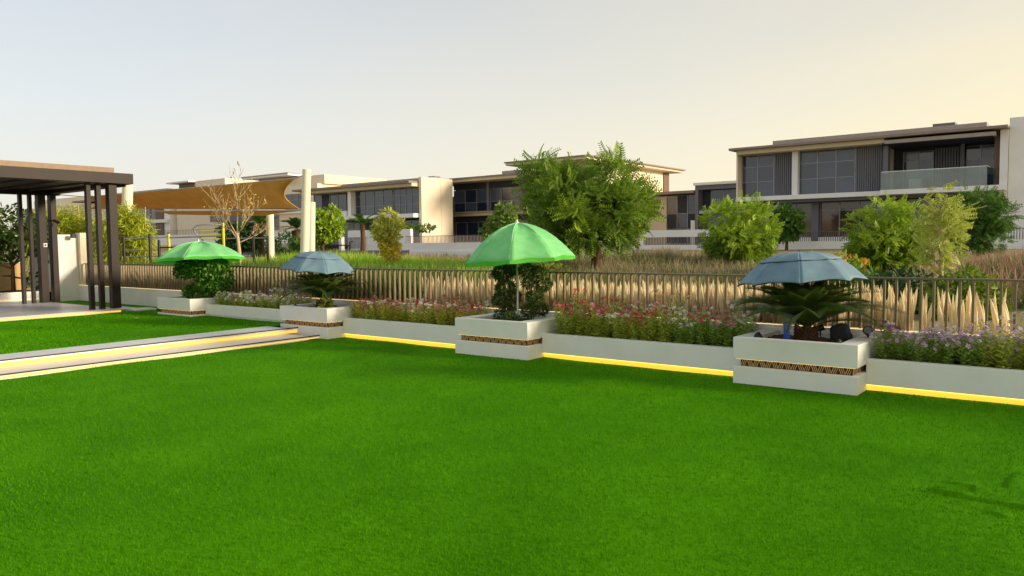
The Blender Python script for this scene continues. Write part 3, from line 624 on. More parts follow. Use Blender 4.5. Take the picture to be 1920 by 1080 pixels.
def sail(name, corners, label, sag, pull):
    """four corners, edges curved in, surface sagging"""
    C = [Vector(c) for c in corners]; n = 22; base = sum(C, Vector()) / 4; V = []
    for i in range(n + 1):
        for j in range(n + 1):
            u_, v_ = i / n, j / n
            p = C[0] * (1 - u_) * (1 - v_) + C[1] * u_ * (1 - v_) + C[2] * u_ * v_ + C[3] * (1 - u_) * v_
            ku = 4 * u_ * (1 - u_); kv = 4 * v_ * (1 - v_)
            eu = (abs(2 * v_ - 1)) ** 2 * ku; ev = (abs(2 * u_ - 1)) ** 2 * kv
            p = p + (base - p) * (pull[1] * eu + pull[0] * ev) - Vector((0, 0, sag * ku * kv)) + Vector((0, 0, .02 * math.sin(9 * u_ + 5 * v_) * ku * kv))
            V.append(p)
    F = [(i * (n + 1) + j, (i + 1) * (n + 1) + j, (i + 1) * (n + 1) + j + 1, i * (n + 1) + j + 1) for i in range(n) for j in range(n)]
    t = thing(name, tuple(C[0]), label, 'shade sail', 'brown shade sails')
    o = MB().add(V, F).build('cloth', M_SAIL, t, 0, True); so = o.modifiers.new('thick', 'SOLIDIFY'); so.thickness = .012
    for e in ([k * (n + 1) for k in range(n + 1)], [k * (n + 1) + n for k in range(n + 1)], list(range(n + 1)), [n * (n + 1) + k for k in range(n + 1)]):
        MB().tube([V[k] for k in e], .018, 6).build('edge_cable', M_CABLE if e[1] - e[0] == 1 else M_SAIL, t)
    return t, C
s1, C = sail('shade_sail', [(-22.95, 17.0, 4.07), (-23.70, 17.72, 3.03), (-37.73, 16.46, 3.50), (-34.78, 14.98, 3.86)], 'large brown shade sail stretched between cream posts', .10, (.03, .10))
MB().tube([C[0], (-22.42, 17.05, 4.17)], .02, 6).build('turnbuckle', M_CABLE, s1); MB().tube([C[1], (-23.42, 18.0, 3.04)], .02, 6).build('turnbuckle', M_CABLE, s1)
MB().tube([C[3], (-37.5, 14.6, 4.1)], .02, 6).build('turnbuckle', M_CABLE, s1)
s2, C = sail('shade_sail', [(-23.9, 17.95, 2.99), (-29.5, 20.2, 3.02), (-36.5, 19.6, 3.28), (-34.2, 17.6, 3.30)], 'lower brown shade sail seen edge-on below the large one', .05, (.05, .06))
M_YEL = mat('yellow_paint', lin((206, 200, 52)), rough=.45, var=.08); M_STEEL = mat('grey_steel', (.42, .42, .41), rough=.4, var=.08, metal=.6); M_BPOST = mat('black_post', (.015, .014, .013), rough=.4, var=.1)
t = thing('exercise_frame', (-23.4, 12.2, 1.0), 'outdoor exercise bars with black and yellow posts left of the far parasol', 'exercise frame')
for (x, y, zt_, M_) in ((-23.66, 12.05, 2.07, M_BPOST), (-23.43, 12.22, 1.87, M_BPOST), (-23.2, 12.42, 2.1, M_YEL), (-21.86, 13.47, 2.42, M_YEL), (-24.4, 11.6, 2.05, M_BPOST)):
    p = MB().tube([(x, y, .4), (x, y, zt_)], .042, 10).build('post', M_, t); MB().tube([(x, y, zt_), (x, y, zt_ + .035)], [.046, .03], 10).build('post_cap', M_BPOST, p)
for (a, b, r, M_) in (((-24.4, 11.6, 1.95), (-23.2, 12.42, 2.0), .02, M_STEEL), ((-24.4, 11.6, 1.6), (-23.43, 12.22, 1.6), .016, M_STEEL), ((-23.43, 12.22, 1.67), (-22.6, 12.6, 1.68), .022, M_BPOST), ((-24.4, 11.6, 1.4), (-23.43, 12.22, 1.4), .014, M_STEEL), ((-23.2, 12.42, 1.98), (-21.9, 13.4, 2.02), .03, M_STEEL), ((-22.4, 13.0, 1.92), (-21.86, 13.47, 1.93), .014, M_YEL), ((-22.4, 13.0, 2.06), (-21.86, 13.47, 2.07), .012, M_YEL), ((-22.4, 13.0, 2.18), (-21.86, 13.47, 2.2), .012, M_YEL)):
    MB().tube([a, b], r, 8).build('bar', M_, t)
MB().tube([(-22.25, 13.15, 1.7), (-22.35, 13.1, 1.85), (-22.55, 12.95, 2.1), (-22.6, 12.9, 2.25), (-22.52, 12.97, 2.34), (-22.3, 13.1, 2.37), (-21.86, 13.47, 2.36)], .022, 8).build('arched_bar', M_STEEL, t, 0, True)
t = thing('exercise_frame', (-20.9, 14.2, 1.0), 'black chin-up bar posts in front of the cream sail post', 'exercise frame')
for (x, y, zt_, M_) in ((-21.12, 14.04, 2.27, M_BPOST), (-20.76, 14.3, 1.97, mat('brown_post', (.05, .025, .018), rough=.5, var=.2))):
    p = MB().tube([(x, y, .4), (x, y, zt_)], .04, 10).build('post', M_, t); MB().tube([(x, y, zt_), (x, y, zt_ + .04)], [.044, .03], 10).build('post_cap', M_BPOST, p)
MB().tube([(-21.12, 14.04, 1.93), (-20.76, 14.3, 1.93)], .015, 8).build('bar', M_STEEL, t); MB().tube([(-21.9, 13.6, 1.93), (-21.12, 14.04, 1.93)], .015, 8).build('bar', M_STEEL, t)
# ------------------------------------------------------------------ trees and shrubs of the park
def leafmat(name, a, b, tr=.3, isl=.55, scale=1.6, rough=.55):
    return mat(name, lin(a), rough=rough, spec=.3, col2=lin(b), scale=scale, island=isl, trans=tr)
M_BARK = mat('bark_brown', lin((96, 72, 52)), rough=.9, var=.35, scale=14, bump=.8, bscale=30, stretch=(1, 1, .25))
M_BARKP = mat('bark_pale', lin((190, 170, 134)), rough=.9, var=.2, scale=14, bump=.5, bscale=30, stretch=(1, 1, .25))
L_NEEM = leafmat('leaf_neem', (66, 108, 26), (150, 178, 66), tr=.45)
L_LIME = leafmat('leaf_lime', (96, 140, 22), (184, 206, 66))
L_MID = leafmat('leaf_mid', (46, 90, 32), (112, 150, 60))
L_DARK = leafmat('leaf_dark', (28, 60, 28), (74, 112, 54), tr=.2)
L_YEL = leafmat('leaf_yellow', (200, 180, 40), (238, 218, 96))
L_BAM = leafmat('leaf_bamboo', (136, 158, 26), (214, 220, 76))
L_DRY = leafmat('leaf_dry', (186, 150, 78), (222, 192, 120))
L_ORA = leafmat('leaf_orange', (196, 130, 20), (230, 176, 40))

def limbs(mb, base, tips, r, lean=.0, twist=.12, n=6, split=.35):
    base = Vector(base)
    for i, tip in enumerate(tips):
        tip = Vector(tip); fork = base + (tip - base) * 0 + Vector((0, 0, (tip.z - base.z) * split * (.7 + .5 * random.random())))
        pts = []
        for k in range(7):
            s = k / 6; p = fork.lerp(tip, s); bow = Vector((0, 0, (tip.z - fork.z) * .12 * math.sin(math.pi * s)))
            pts.append(p + bow + Vector((random.uniform(-1, 1), random.uniform(-1, 1), 0)) * twist * math.sin(math.pi * s))
        mb.tube(pts, [r * (.55 - .47 * k / 6) for k in range(7)], n)
def tree(name, label, base, blobs, n, tmpl, size, M, r=.1, bark=None, cat='tree', group='trees in the park', extra=None, droop=.35, shell=.6, out=.8, jitter=.6, straight=None, gaps=0):
    """blobs: (u across, w up, radius_u, radius_w, depth) in metres from base"""
    base = (base[0], base[1], float(gz(base[0], base[1])) if base[2] is None else base[2])
    t = thing(name, base, label, cat, group)
    B = [(uvw(base, b[0], b[1], b[4] if len(b) > 4 else 0), (b[2], (b[2] + b[3]) / 2, b[3])) for b in blobs]
    mb = MB(); top = max(b[1] for b in blobs) * (straight or .45)
    mb.tube([(base[0], base[1], base[2] - .15), (base[0] + .01, base[1], base[2] + top * .5), (base[0] - .01, base[1] + .02, base[2] + top)], [r * 1.15, r * .9, r * .6], 10)
    limbs(mb, (base[0], base[1], base[2] + top * .55), [tuple(c) for c, _ in B], r)
    mb.build('trunk', bark or M_BARK, t, 0, True)
    me = crown_mesh('crown', B, n, tmpl, size, droop=droop, shell=shell, out=out, jitter=jitter, gaps=gaps); recentre(me, base); link('crown', me, M, t)
    if extra:
        for (nm, b2, n2, t2, s2, M2) in extra:
            B2 = [(uvw(base, b[0], b[1], b[4] if len(b) > 4 else 0), (b[2], b[2], b[3])) for b in b2]
            me = crown_mesh(nm, B2, n2, t2, s2, droop=droop); recentre(me, base); link(nm, me, M2, t)
    return t
# big feathery tree in the middle: 66 px per metre at its distance
def px(cx, cy, S, lst, by):   # blob list given in photo pixels around trunk base -> metres
    return [((a - cx) / S, (by - b) / S, ra / S, rb / S, dp) for (a, b, ra, rb, dp) in lst]
big = px(1110, 0, 71, [(1005, 318, 30, 44, .2), (1000, 290, 10, 12, .2), (1040, 345, 42, 44, -.3), (1090, 345, 46, 38, .5), (1140, 320, 34, 42, 0), (1146, 290, 11, 13, 0), (1178, 372, 38, 40, .1), (1130, 385, 55, 45, -.5), (1060, 400, 60, 46, .5),
                        (1012, 400, 34, 44, -.1), (1030, 428, 36, 28, .1), (1080, 426, 46, 28, -.6), (1140, 420, 44, 30, .3), (1172, 420, 28, 28, .5), (1200, 375, 18, 26, .2)], 508)
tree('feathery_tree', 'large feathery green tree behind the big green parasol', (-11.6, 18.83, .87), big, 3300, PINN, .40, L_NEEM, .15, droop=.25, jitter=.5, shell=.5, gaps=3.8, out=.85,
     extra=[('painted_sunlit_shoots', px(1110, 0, 71, [(1000, 294, 10, 10, .2), (1146, 288, 10, 12, 0), (1195, 380, 22, 30, .1), (1060, 395, 20, 14, -.9)], 508), 150, PINN, .40, L_LIME)])  # lighter lime leaf colour paints sunlight onto the outer shoots
S = 1443.7 / 24
tree('round_tree', 'bright green tree with rounded clumps between big tree and right villa', (-9.09, 23.32, .8), px(1392, 0, S, [(1350, 415, 30, 24, 0), (1395, 400, 38, 26, .2), (1425, 420, 30, 28, -.2), (1375, 445, 34, 26, -.4), (1420, 455, 34, 30, .3), (1345, 450, 22, 22, 0), (1390, 480, 36, 20, 0), (1440, 440, 18, 20, .1)], 507), 1700, PINNW, .24, L_LIME, .08, gaps=4.5, droop=.2,
     extra=[('painted_shade_leaves', px(1392, 0, S, [(1380, 465, 44, 30, .2), (1410, 460, 40, 36, .4)], 507), 1700, PINNW, .22, L_NEEM)])  # darker leaves paint the shaded core into the lower crown
S = 1443.7 / 19
tree('spreading_tree', 'spreading green tree left of the young pale tree by the fence', (-4.28, 20.72, .75), px(1672, 0, S, [(1660, 400, 36, 24, 0), (1625, 425, 34, 22, .1), (1700, 415, 34, 26, -.2), (1640, 450, 34, 22, -.3), (1690, 455, 40, 28, .3), (1620, 462, 20, 16, 0), (1660, 485, 42, 20, 0), (1720, 440, 24, 26, .2), (1690, 495, 36, 18, .1)], 522), 1500, PINNW, .22, L_LIME, .07, gaps=5, droop=.2,
     extra=[('painted_shade_leaves', px(1672, 0, S, [(1660, 470, 48, 34, .3), (1690, 480, 40, 34, .2)], 522), 2300, PINNW, .2, L_NEEM)])  # shade of the inner crown put in as darker leaf colour
S = 1443.7 / 13
tree('young_tree', 'slim young pale-green tree just behind the fence at right', (-2.26, 14.66, .5), px(1763, 0, S, [(1763, 352, 12, 9, 0), (1765, 385, 20, 14, 0), (1750, 405, 22, 14, .05), (1782, 400, 22, 14, 0), (1765, 425, 28, 16, -.05), (1745, 450, 24, 14, 0), (1785, 445, 24, 16, .1), (1762, 470, 30, 15, 0), (1810, 388, 10, 8, 0), (1733, 378, 8, 7, 0), (1760, 492, 22, 10, 0)], 575), 330, PINNW, .17, leafmat('leaf_young', (146, 164, 56), (206, 212, 108)), .035, M_BARKP, droop=.15, straight=.8)
S = 1443.7 / 26
tree('round_tree', 'dark green round tree in front of the right villa tower', (-3.52, 30.19, .73), px(1838, 0, S, [(1840, 385, 34, 22, 0), (1815, 400, 24, 26, .2), (1862, 405, 28, 30, -.2), (1835, 430, 42, 30, 0), (1822, 460, 26, 18, .1), (1862, 450, 26, 20, 0), (1810, 368, 14, 10, 0)], 502), 1700, PINNW, .24, L_MID, .06, gaps=4, droop=.2,
     extra=[('painted_shade_leaves', px(1838, 0, S, [(1838, 430, 40, 34, .3)], 502), 900, PINN5, .2, L_DARK)])  # dark leaf colour stands for the shaded middle of the crown
S = 1443.7 / 24
tree('climber_shrub', 'upright yellow-green leafy shrub left of the big green parasol', (-17.74, 16.63, 1.0), px(732, 0, S, [(730, 395, 12, 12, 0), (718, 415, 16, 12, 0), (742, 412, 16, 14, 0), (730, 435, 20, 14, 0), (712, 430, 10, 9, 0)], 490), 750, LEAF2, .16, leafmat('leaf_ygreen', (166, 172, 54), (222, 220, 116)), .03, M_BARKP, cat='shrub',
     extra=[('yellow_leaves', px(732, 0, S, [(730, 452, 18, 14, 0), (733, 470, 14, 12, 0)], 490), 420, LEAF2, .15, L_YEL)])
S = 1443.7 / 46
tree('street_tree', 'rounded lime tree in front of the left-centre villa', (-37.3, 29.5, 1.3), px(615, 0, S, [(605, 410, 22, 18, 0), (630, 405, 20, 18, .5), (615, 430, 30, 20, 0), (640, 425, 14, 16, 0), (598, 440, 16, 14, .3)], 470), 1500, LEAF2, .30, L_LIME, .1, extra=[('painted_shade_leaves', px(615, 0, S, [(612, 430, 28, 22, .8)], 470), 700, LEAF2, .3, L_MID)])  # last leaf mass is coloured darker to paint shade inside the crown
tree('street_tree', 'green tree in front of the centre villa, left of the parasol', (-27.5, 34.2, 1.0), px(912, 0, S, [(925, 392, 18, 14, 0), (915, 410, 26, 14, 0), (935, 420, 20, 14, .3), (895, 425, 14, 12, 0), (905, 440, 22, 12, 0)], 470), 1100, LEAF2, .28, leafmat('leaf_street', (78, 112, 40), (138, 164, 74)), .09)
S = 1443.7 / 60
tree('street_tree', 'small dark tree in front of the set-back villa', (-16.5, 56.0 - 6, 1.0), px(1297, 0, S, [(1297, 400, 20, 14, 0), (1300, 415, 22, 12, 0), (1290, 425, 16, 8, 0)], 452), 700, LEAF2, .45, L_MID, .1)
S = 1443.7 / 44
tree('street_tree', 'dark shrubby tree behind the cream sail posts', (-42.5, 27.0, 1.2), px(530, 0, S, [(520, 425, 26, 18, 0), (548, 428, 24, 20, .4), (535, 445, 36, 16, 0), (560, 450, 18, 14, 0)], 470), 1300, LEAF2, .3, L_DARK, .1)
tree('street_tree', 'round shrub at the foot of the cream sail posts', (-36, 27.0, 1.0), px(595, 0, S, [(592, 458, 16, 14, 0), (604, 462, 12, 12, 0)], 480), 500, LEAF2, .24, L_MID, .06, cat='shrub')
tree('hedge_shrub', 'low green hedge on the white wall beside the left-centre villa', (-43.2, 41.8, 2.62), [(-1.6, .32, 1.1, .28), (0, .36, 1.2, .28), (1.7, .32, 1.0, .24)], 900, LEAF2, .24, L_MID, .04, cat='hedge', group='garden shrubs of the villas')
tree('villa_shrub', 'dark garden shrubs below the left-centre villa', (-48, 40.6, 1.2), [(-4.8, .64, 1.3, .8), (-2.4, .5, 1.1, .64), (-7.2, .64, 1.4, .9), (2.7, 1.5, 1.0, 1.2), (-9.6, .56, 1.1, .64)], 1500, LEAF2, .32, L_DARK, .06, cat='shrub', group='garden shrubs of the villas')
# bare tree with a few dry leaves
b0 = (-18.8, 12.05, .55); t = thing('bare_tree', b0, 'bare pale tree with a few dry leaves before the brown sail', 'tree', 'trees in the park')
mb = MB(); tips = []
mb.tube([b0, (-18.8, 12.05, 1.5), (-18.84, 12.03, 2.1)], [.06, .05, .034], 8)
def twig(p, d, L, r, lev):
    p = Vector(p); d = Vector(d).normalized(); pts = [p]
    for k in range(4):
        d = (d + Vector((random.uniform(-.2, .2), random.uniform(-.2, .2), random.uniform(-.05, .2)))).normalized(); pts.append(pts[-1] + d * L / 4)
    mb.tube(pts, [max(.0025, r * (1 - .17 * k)) for k in range(5)], 5)
    tips.append(pts[-1]); tips.append(pts[3])
    if lev > 0:
        for k in (2, 3, 4):
            for _ in range(2 if lev > 1 else 1):
                dd = d + Vector((random.uniform(-.9, .9), random.uniform(-.9, .9), random.uniform(-.2, .7))); twig(pts[k], dd, L * .55, r * .55, lev - 1)
for (du, dz, L) in ((-.55, .75, 1.4), (.05, 1, 1.5), (.6, .5, 1.1), (-.25, .9, 1.0), (.35, .9, .9), (-.7, .25, .9), (.8, .2, .8)):
    v = RV * du + FV * random.uniform(-.4, .4); twig((-18.84, 12.03, 1.95 + random.uniform(-.2, .15)), (v[0], v[1], dz), L * .75, .020, 2)
mb.build('trunk', M_BARKP, t, 0, True)
T_ = np.array([tuple(q) for q in tips]); T_ = T_[rng.random(len(T_)) < .3]; T_ = np.repeat(T_, 2, 0) + rng.normal(size=(len(T_) * 2, 3)) * .03
V, F = scatter(*LEAF2, T_, rng.normal(size=T_.shape) + np.array([0, 0, -.3]), rng.random(len(T_)) * 6, .05 + .05 * rng.random(len(T_)))
link('dry_leaves', recentre(np_mesh('dry_leaves', V, F), b0), L_DRY, t)
# fan and date palms far back
def frond_mesh(n=14, L=1.0, arch=.6, leaf=.32, w=.022, vee=.5):
    V, F = [], []
    def rp_(s): return np.array((L * s * (1 - .12 * s), 0, arch * L * (.55 * s - .95 * s * s)))
    for i in range(n):
        s0, s1 = i / n, (i + 1) / n; a, b = rp_(s0), rp_(s1); k = len(V); ww = .012 * (1 - s0 * .7) * L
        V += [a + (0, ww, 0), b + (0, ww * .9, 0), b - (0, ww * .9, 0), a - (0, ww, 0)]; F.append((k, k + 1, k + 2, k + 3))
    m_ = n * 2
    for i in range(m_):
        s = .12 + .86 * i / (m_ - 1); p = rp_(s); tl = leaf * L * (math.sin(math.pi * min(1, s * .85 + .14)) ** .7)
        for sg in (1, -1):
            d = np.array((.62, sg * .78, vee * .45)); d /= np.linalg.norm(d); k = len(V); q = np.array((.9, -sg * .2, 0)) * w * L
            V += [p - q, p + q, p + d * tl + (0, 0, -.12 * tl)]; F.append((k, k + 1, k + 2, k + 2))
    me = bpy.data.meshes.new('frond'); me.from_pydata([tuple(v) for v in V], [], [tuple(dict.fromkeys(f)) for f in F]); me.update(); return me
def palm(label, base, hgt, L, M, group='palms and garden trees far back', cat='palm tree', n=16):
    t = thing('palm_tree', base, label, cat, group)
    MB().tube([(base[0], base[1], base[2]), (base[0] + .05, base[1], base[2] + hgt * .5), (base[0], base[1], base[2] + hgt)], [.2, .16, .15], 8).build('trunk', M_BARK, t)
    me = frond_mesh(10, L, .5, .34, .035); me.materials.append(M)
    for k in range(n):
        o = link('frond', me, None, t); o.location = (0, 0, hgt); o.rotation_euler = (0, R(-random.uniform(5, 60) + (35 if k % 3 == 0 else 0)), 2.4 * k + random.random())
palm('small palm in front of the left-centre villa glazing', (-38.4, 33.6, 1.0), 2.0, 1.5, L_MID)
palm('small palm between the cream sail posts', (-41.9, 28.4, 1.0), 1.9, 1.4, L_MID)
palm('low palm right of the cream middle sail post', (-37.0, 27.5, 1.0), 1.6, 1.3, L_DARK)
# tree in the left bed and bamboo behind the pergola
S = 1443.7 / 25
tree('leafy_tree', 'dark leafy tree in the bed behind the pergola at the left edge', (-25.2, 8.75, .4), [(-.6, 1.9, .8, .6, .2), (.1, 2.0, .7, .55, 0), (-1.2, 1.7, .8, .7, 0), (.7, 1.6, .6, .45, -.1), (-.4, 1.3, .7, .4, .1), (1.0, 1.25, .35, .3, 0), (-1.5, 1.1, .6, .5, 0), (-1.0, .5, .5, .35, -.2), (.6, .35, .3, .2, 0)], 2400, LEAF2, .16, leafmat('leaf_left', (24, 52, 14), (84, 108, 36)), .06, group=None, droop=.5)
def bamboo(label, base, w, h_, n, M):
    t = thing('bamboo_hedge', base, label, 'hedge', 'bamboo hedges by the pergola')
    mb = MB()
    for i in range(16):
        u_ = (random.random() - .5) * w; d_ = random.uniform(-.3, .3); p = uvw(base, u_, -.2, d_); q = uvw(base, u_ + random.uniform(-.2, .2), h_ * random.uniform(.6, .9), d_); mb.tube([p, (p + q) / 2 + np.array((.02, .02, 0)), q], .014, 5)
    mb.build('canes', M_BARKP, t)
    nb = 26; bl = []
    for i in range(nb):
        u_ = (i / (nb - 1) - .5) * w; bl.append((uvw(base, u_ * .95, h_ * (.3 + .22 * random.random()), random.uniform(-.3, .3)), (.28, .28, h_ * .35)))
        bl.append((uvw(base, u_ * .9, h_ * (.62 + .18 * random.random()) * (1 - .25 * (2 * u_ / w) ** 2), random.uniform(-.3, .3)), (.26, .26, h_ * .18)))
    tm = (np.array([(0, 0, 0), (.35, .07, .02), (1, 0, -.12), (.35, -.07, .02)]), LEAF[1])
    me = crown_mesh('leaves', bl, n, tm, .21, out=.6, droop=.7, jitter=.6, shell=.3); recentre(me, base); link('leaves', me, M, t)
bamboo('yellow-green bamboo hedge right of the pergola corner', (-26.3, 12.5, .6), 1.5, 2.75, 9500, L_BAM)
bamboo('yellow-green bamboo seen between the pergola post groups', (-28.4, 11.4, .6), 2.2, 2.9, 9000, L_BAM)
bamboo('bamboo behind the pergola at the left edge', (-29.5, 9.0, .6), 2.6, 2.9, 4500, L_MID)

# ------------------------------------------------------------------ grasses beyond the fence
BLADE = (np.array([(0, -.5, 0), (0, .5, 0), (.55, .35, .05), (.55, -.35, .05), (1, 0, .16)]), None)
def grass(name, label, cat, pts, h, w, M, lean=.35, zf=gz, sink=.05):
    """each blade: a bent strip of two faces"""
    n = len(pts); z = zf(pts[:, 0], pts[:, 1]) - sink
    P = np.stack([pts[:, 0], pts[:, 1], z], 1); D = np.stack([rng.normal(size=n) * lean, rng.normal(size=n) * lean, np.ones(n)], 1)
    T = np.array([(0, -.5, 0), (0, .5, 0), (.5, .42, .03), (.5, -.42, .03), (1, .02, .12), (1, -.02, .12)]); F = np.array([(0, 1, 2, 3), (3, 2, 4, 5)])
    hh = h * (.55 + .65 * rng.random(n))
    V, F = scatter(T, F, P, D, rng.random(n) * 6.283, np.stack([hh, np.full(n, w), hh], 1))
    return tag(link(name, np_mesh(name, V, F), M), label, cat, kind='stuff')
def area(n, x0, x1, y0, y1, fn=None):
    p = np.stack([x0 + rng.random(n) * (x1 - x0), y0 + rng.random(n) * (y1 - y0)], 1)
    return p if fn is None else p[fn(p[:, 0], p[:, 1])]
def clumps(n, per, x0, x1, y0, y1, r=.28):
    c = area(n, x0, x1, y0, y1); p = np.repeat(c, per, 0); return p + rng.normal(size=p.shape) * r * (.5 + rng.random(len(p))[:, None])
M_PLUME = mat('plume_cream', lin((232, 214, 170)), rough=.9, spec=.1, col2=lin((252, 244, 216)), scale=5, island=.6, trans=.5)
M_GGREEN = leafmat('grass_green', (116, 170, 28), (188, 218, 76), scale=1.2)
M_GDRY = leafmat('grass_dry', (122, 114, 82), (192, 178, 142), scale=.9)
M_GOLIVE = leafmat('grass_olive', (72, 86, 42), (136, 140, 86), scale=.9)
M_GPINK = leafmat('grass_pinkish', (150, 118, 92), (196, 166, 136), scale=.9)
M_GDARK = leafmat('grass_dark', (46, 78, 22), (112, 138, 54), scale=2)
# cream plumes close behind the railing
def plumes(pts, h, label):
    n = len(pts); z = gz(pts[:, 0], pts[:, 1]); k = 7
    prof = [(0, .10), (.15, .16), (.45, .5), (.62, .5), (.8, .34), (.93, .14), (1, .0)]
    T, F = [], []
    for (s, r_) in prof:
        for a in range(4): T.append((s, r_ * math.cos(a * math.pi / 2), r_ * math.sin(a * math.pi / 2)))
    for i in range(k - 1):
        for a in range(4): F.append((i * 4 + a, i * 4 + (a + 1) % 4, (i + 1) * 4 + (a + 1) % 4, (i + 1) * 4 + a))
    P = np.stack([pts[:, 0], pts[:, 1], z - .02], 1); D = np.stack([rng.normal(size=n) * .11, rng.normal(size=n) * .11, np.ones(n)], 1)
    hh = h * (.62 + .5 * rng.random(n) ** 1.3); ww = .028 + .04 * rng.random(n)
    V, F = scatter(np.array(T), np.array(F), P, D, rng.random(n) * 6, np.stack([hh, ww, ww], 1))
    return tag(link('plume_grass', np_mesh('plume_grass', V, F), M_PLUME, smooth=True), label, 'grass', kind='stuff')
pp = np.concatenate([area(3000, -8.6, -3.2, 10.3, 11.5), area(330, -10.6, -8.6, 10.4, 11.3), area(260, -3.2, -2.0, 10.4, 11.3), area(40, -2.0, -.9, 10.4, 11.0), area(900, -8.7, -2.6, 10.13, 10.34)])
plumes(pp, .60, 'dense cream plume grass right behind the railing')
pp = area(2200, -9.5, -2.6, 10.3, 11.6); grass('plume_grass_leaves', 'pale straw leaves of the plume grass behind the railing', 'grass', pp, .5, .022, leafmat('plume_leaf', (214, 200, 154), (242, 232, 194)), .2)
grass('tall_grass', 'bright green tall grass bank behind the railing left of the parasol', 'grass', area(26000, -24, -10.8, 12.2, 18.5, lambda x, y: (x < -12.2 - (y - 12.2) * .25) & (x > -24)), .52, .022, M_GGREEN, .35)
grass('tall_grass', 'dark green grass under the bank just behind the far railing', 'grass', area(19000, -23, -10.2, 10.15, 12.0), .80, .026, M_GDARK, .22)
grass('dry_grass', 'brown dry grass mound right of the big tree trunk', 'grass', clumps(300, 90, -16, -7.0, 15.5, 29, .17), .48, .022, M_GDRY, .5)
grass('dry_grass', 'olive tufts among the dry grass mound', 'grass', clumps(190, 90, -14, -3.5, 13.0, 23, .17), .48, .022, M_GOLIVE, .5)
grass('dry_grass', 'pinkish dry grass slope at the right edge beyond the fence', 'grass', clumps(240, 60, -3.6, 4, 15.5, 28, .2), .62, .02, M_GPINK, .4)
grass('dry_grass', 'olive grass clumps at the right edge beyond the fence', 'grass', clumps(130, 60, -3.0, 4, 14.5, 24, .2), .55, .022, M_GOLIVE, .5)
grass('dry_grass', 'thin pale grass in front of the white garden wall', 'grass', area(9000, -42, -14, 24, 40), .4, .04, M_GDRY, .4)
grass('dry_grass', 'brownish grass clumps behind the yellow-green shrub', 'grass', area(3000, -33, -24, 22, 28), .7, .04, M_GPINK, .35)
struct('footpath', MB().box(-15.2, -12.2, 15.8, 17.0, .2, .70).build('footpath', mat('path_pale', lin((176, 168, 152)), rough=.9, var=.1), None))
# shrubs right behind the railing on the right
for i, (x, y, rx, rz_, M_, lab) in enumerate(((-3.4, 13.6, .55, .42, L_MID, 'dark green shrub behind the railing left of the young tree'), (-2.6, 13.3, .5, .4, L_DARK, 'darkest shrub behind the railing beside the near blue umbrella'), (-1.7, 13.0, .5, .42, leafmat('leaf_shrub', (44, 84, 18), (140, 164, 44)), 'yellow-tipped shrub behind the railing right of the young tree'), (-4.1, 14.6, .5, .35, L_NEEM, 'leafy shrub behind the near blue umbrella'))):
    z = float(gz(x, y)); tree('leafy_shrub', lab, (x, y, z), [(-.25, .3, rx * .7, rz_ * .8), (.25, .32, rx * .7, rz_ * .8), (0, .5, rx * .6, rz_ * .6), (.4, .18, rx * .4, rz_ * .5), (-.4, .2, rx * .4, rz_ * .5)], 1100, LEAF2, .10, M_, .02, cat='shrub', group='shrubs behind the railing', droop=.1)
z = float(gz(-4.9, 17.3)); tree('flowering_shrub', 'orange and yellow flowering shrub behind the near blue umbrella', (-4.9, 17.3, z), [(-.4, .55, .5, .3), (.3, .6, .5, .3), (.8, .45, .3, .25)], 700, LEAF2, .12, L_LIME, .02, cat='shrub', group='shrubs behind the railing', extra=[('blossoms', [(-.3, .72, .45, .2), (.5, .7, .4, .18)], 330, LEAF2, .10, L_ORA)])
z = float(gz(-14, 14.2)); tree('leafy_shrub', 'small green shrub at the foot of the big tree', (-10.9, 15.0, float(gz(-10.9, 15))), [(-.5, .4, .5, .4), (0, .5, .5, .45), (.5, .35, .4, .3)], 800, LEAF2, .12, leafmat('leaf_foot', (84, 110, 36), (150, 160, 70)), .02, cat='shrub', group='shrubs behind the railing')
# ------------------------------------------------------------------ parasols and umbrellas
def cloth(name, a, b, tr):
    return mat(name, a, rough=.6, spec=.25, col2=b, scale=3, bump=.5, bscale=9, trans=tr, stretch=(1, 1, 2.2))
M_GRN = cloth('parasol_green', lin((138, 228, 148)), lin((174, 242, 180)), .42)
M_GRN2 = cloth('parasol_green_trim', lin((90, 214, 70)), lin((120, 230, 90)), .5)
M_BLU = cloth('umbrella_slate', lin((98, 128, 146)), lin((122, 150, 166)), .06)
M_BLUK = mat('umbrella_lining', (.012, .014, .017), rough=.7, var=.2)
M_SEAM = mat('parasol_seam', lin((176, 240, 176)), rough=.6, var=.05)
M_WPOLE = mat('pole_white', (.75, .75, .72), rough=.35, var=.05)
def ribs_z(prof, s):
    for (a, za), (b, zb) in zip(prof, prof[1:]):
        if s <= b: 
            t_ = (s - a) / (b - a); return za + (zb - za) * t_
    return prof[-1][1]
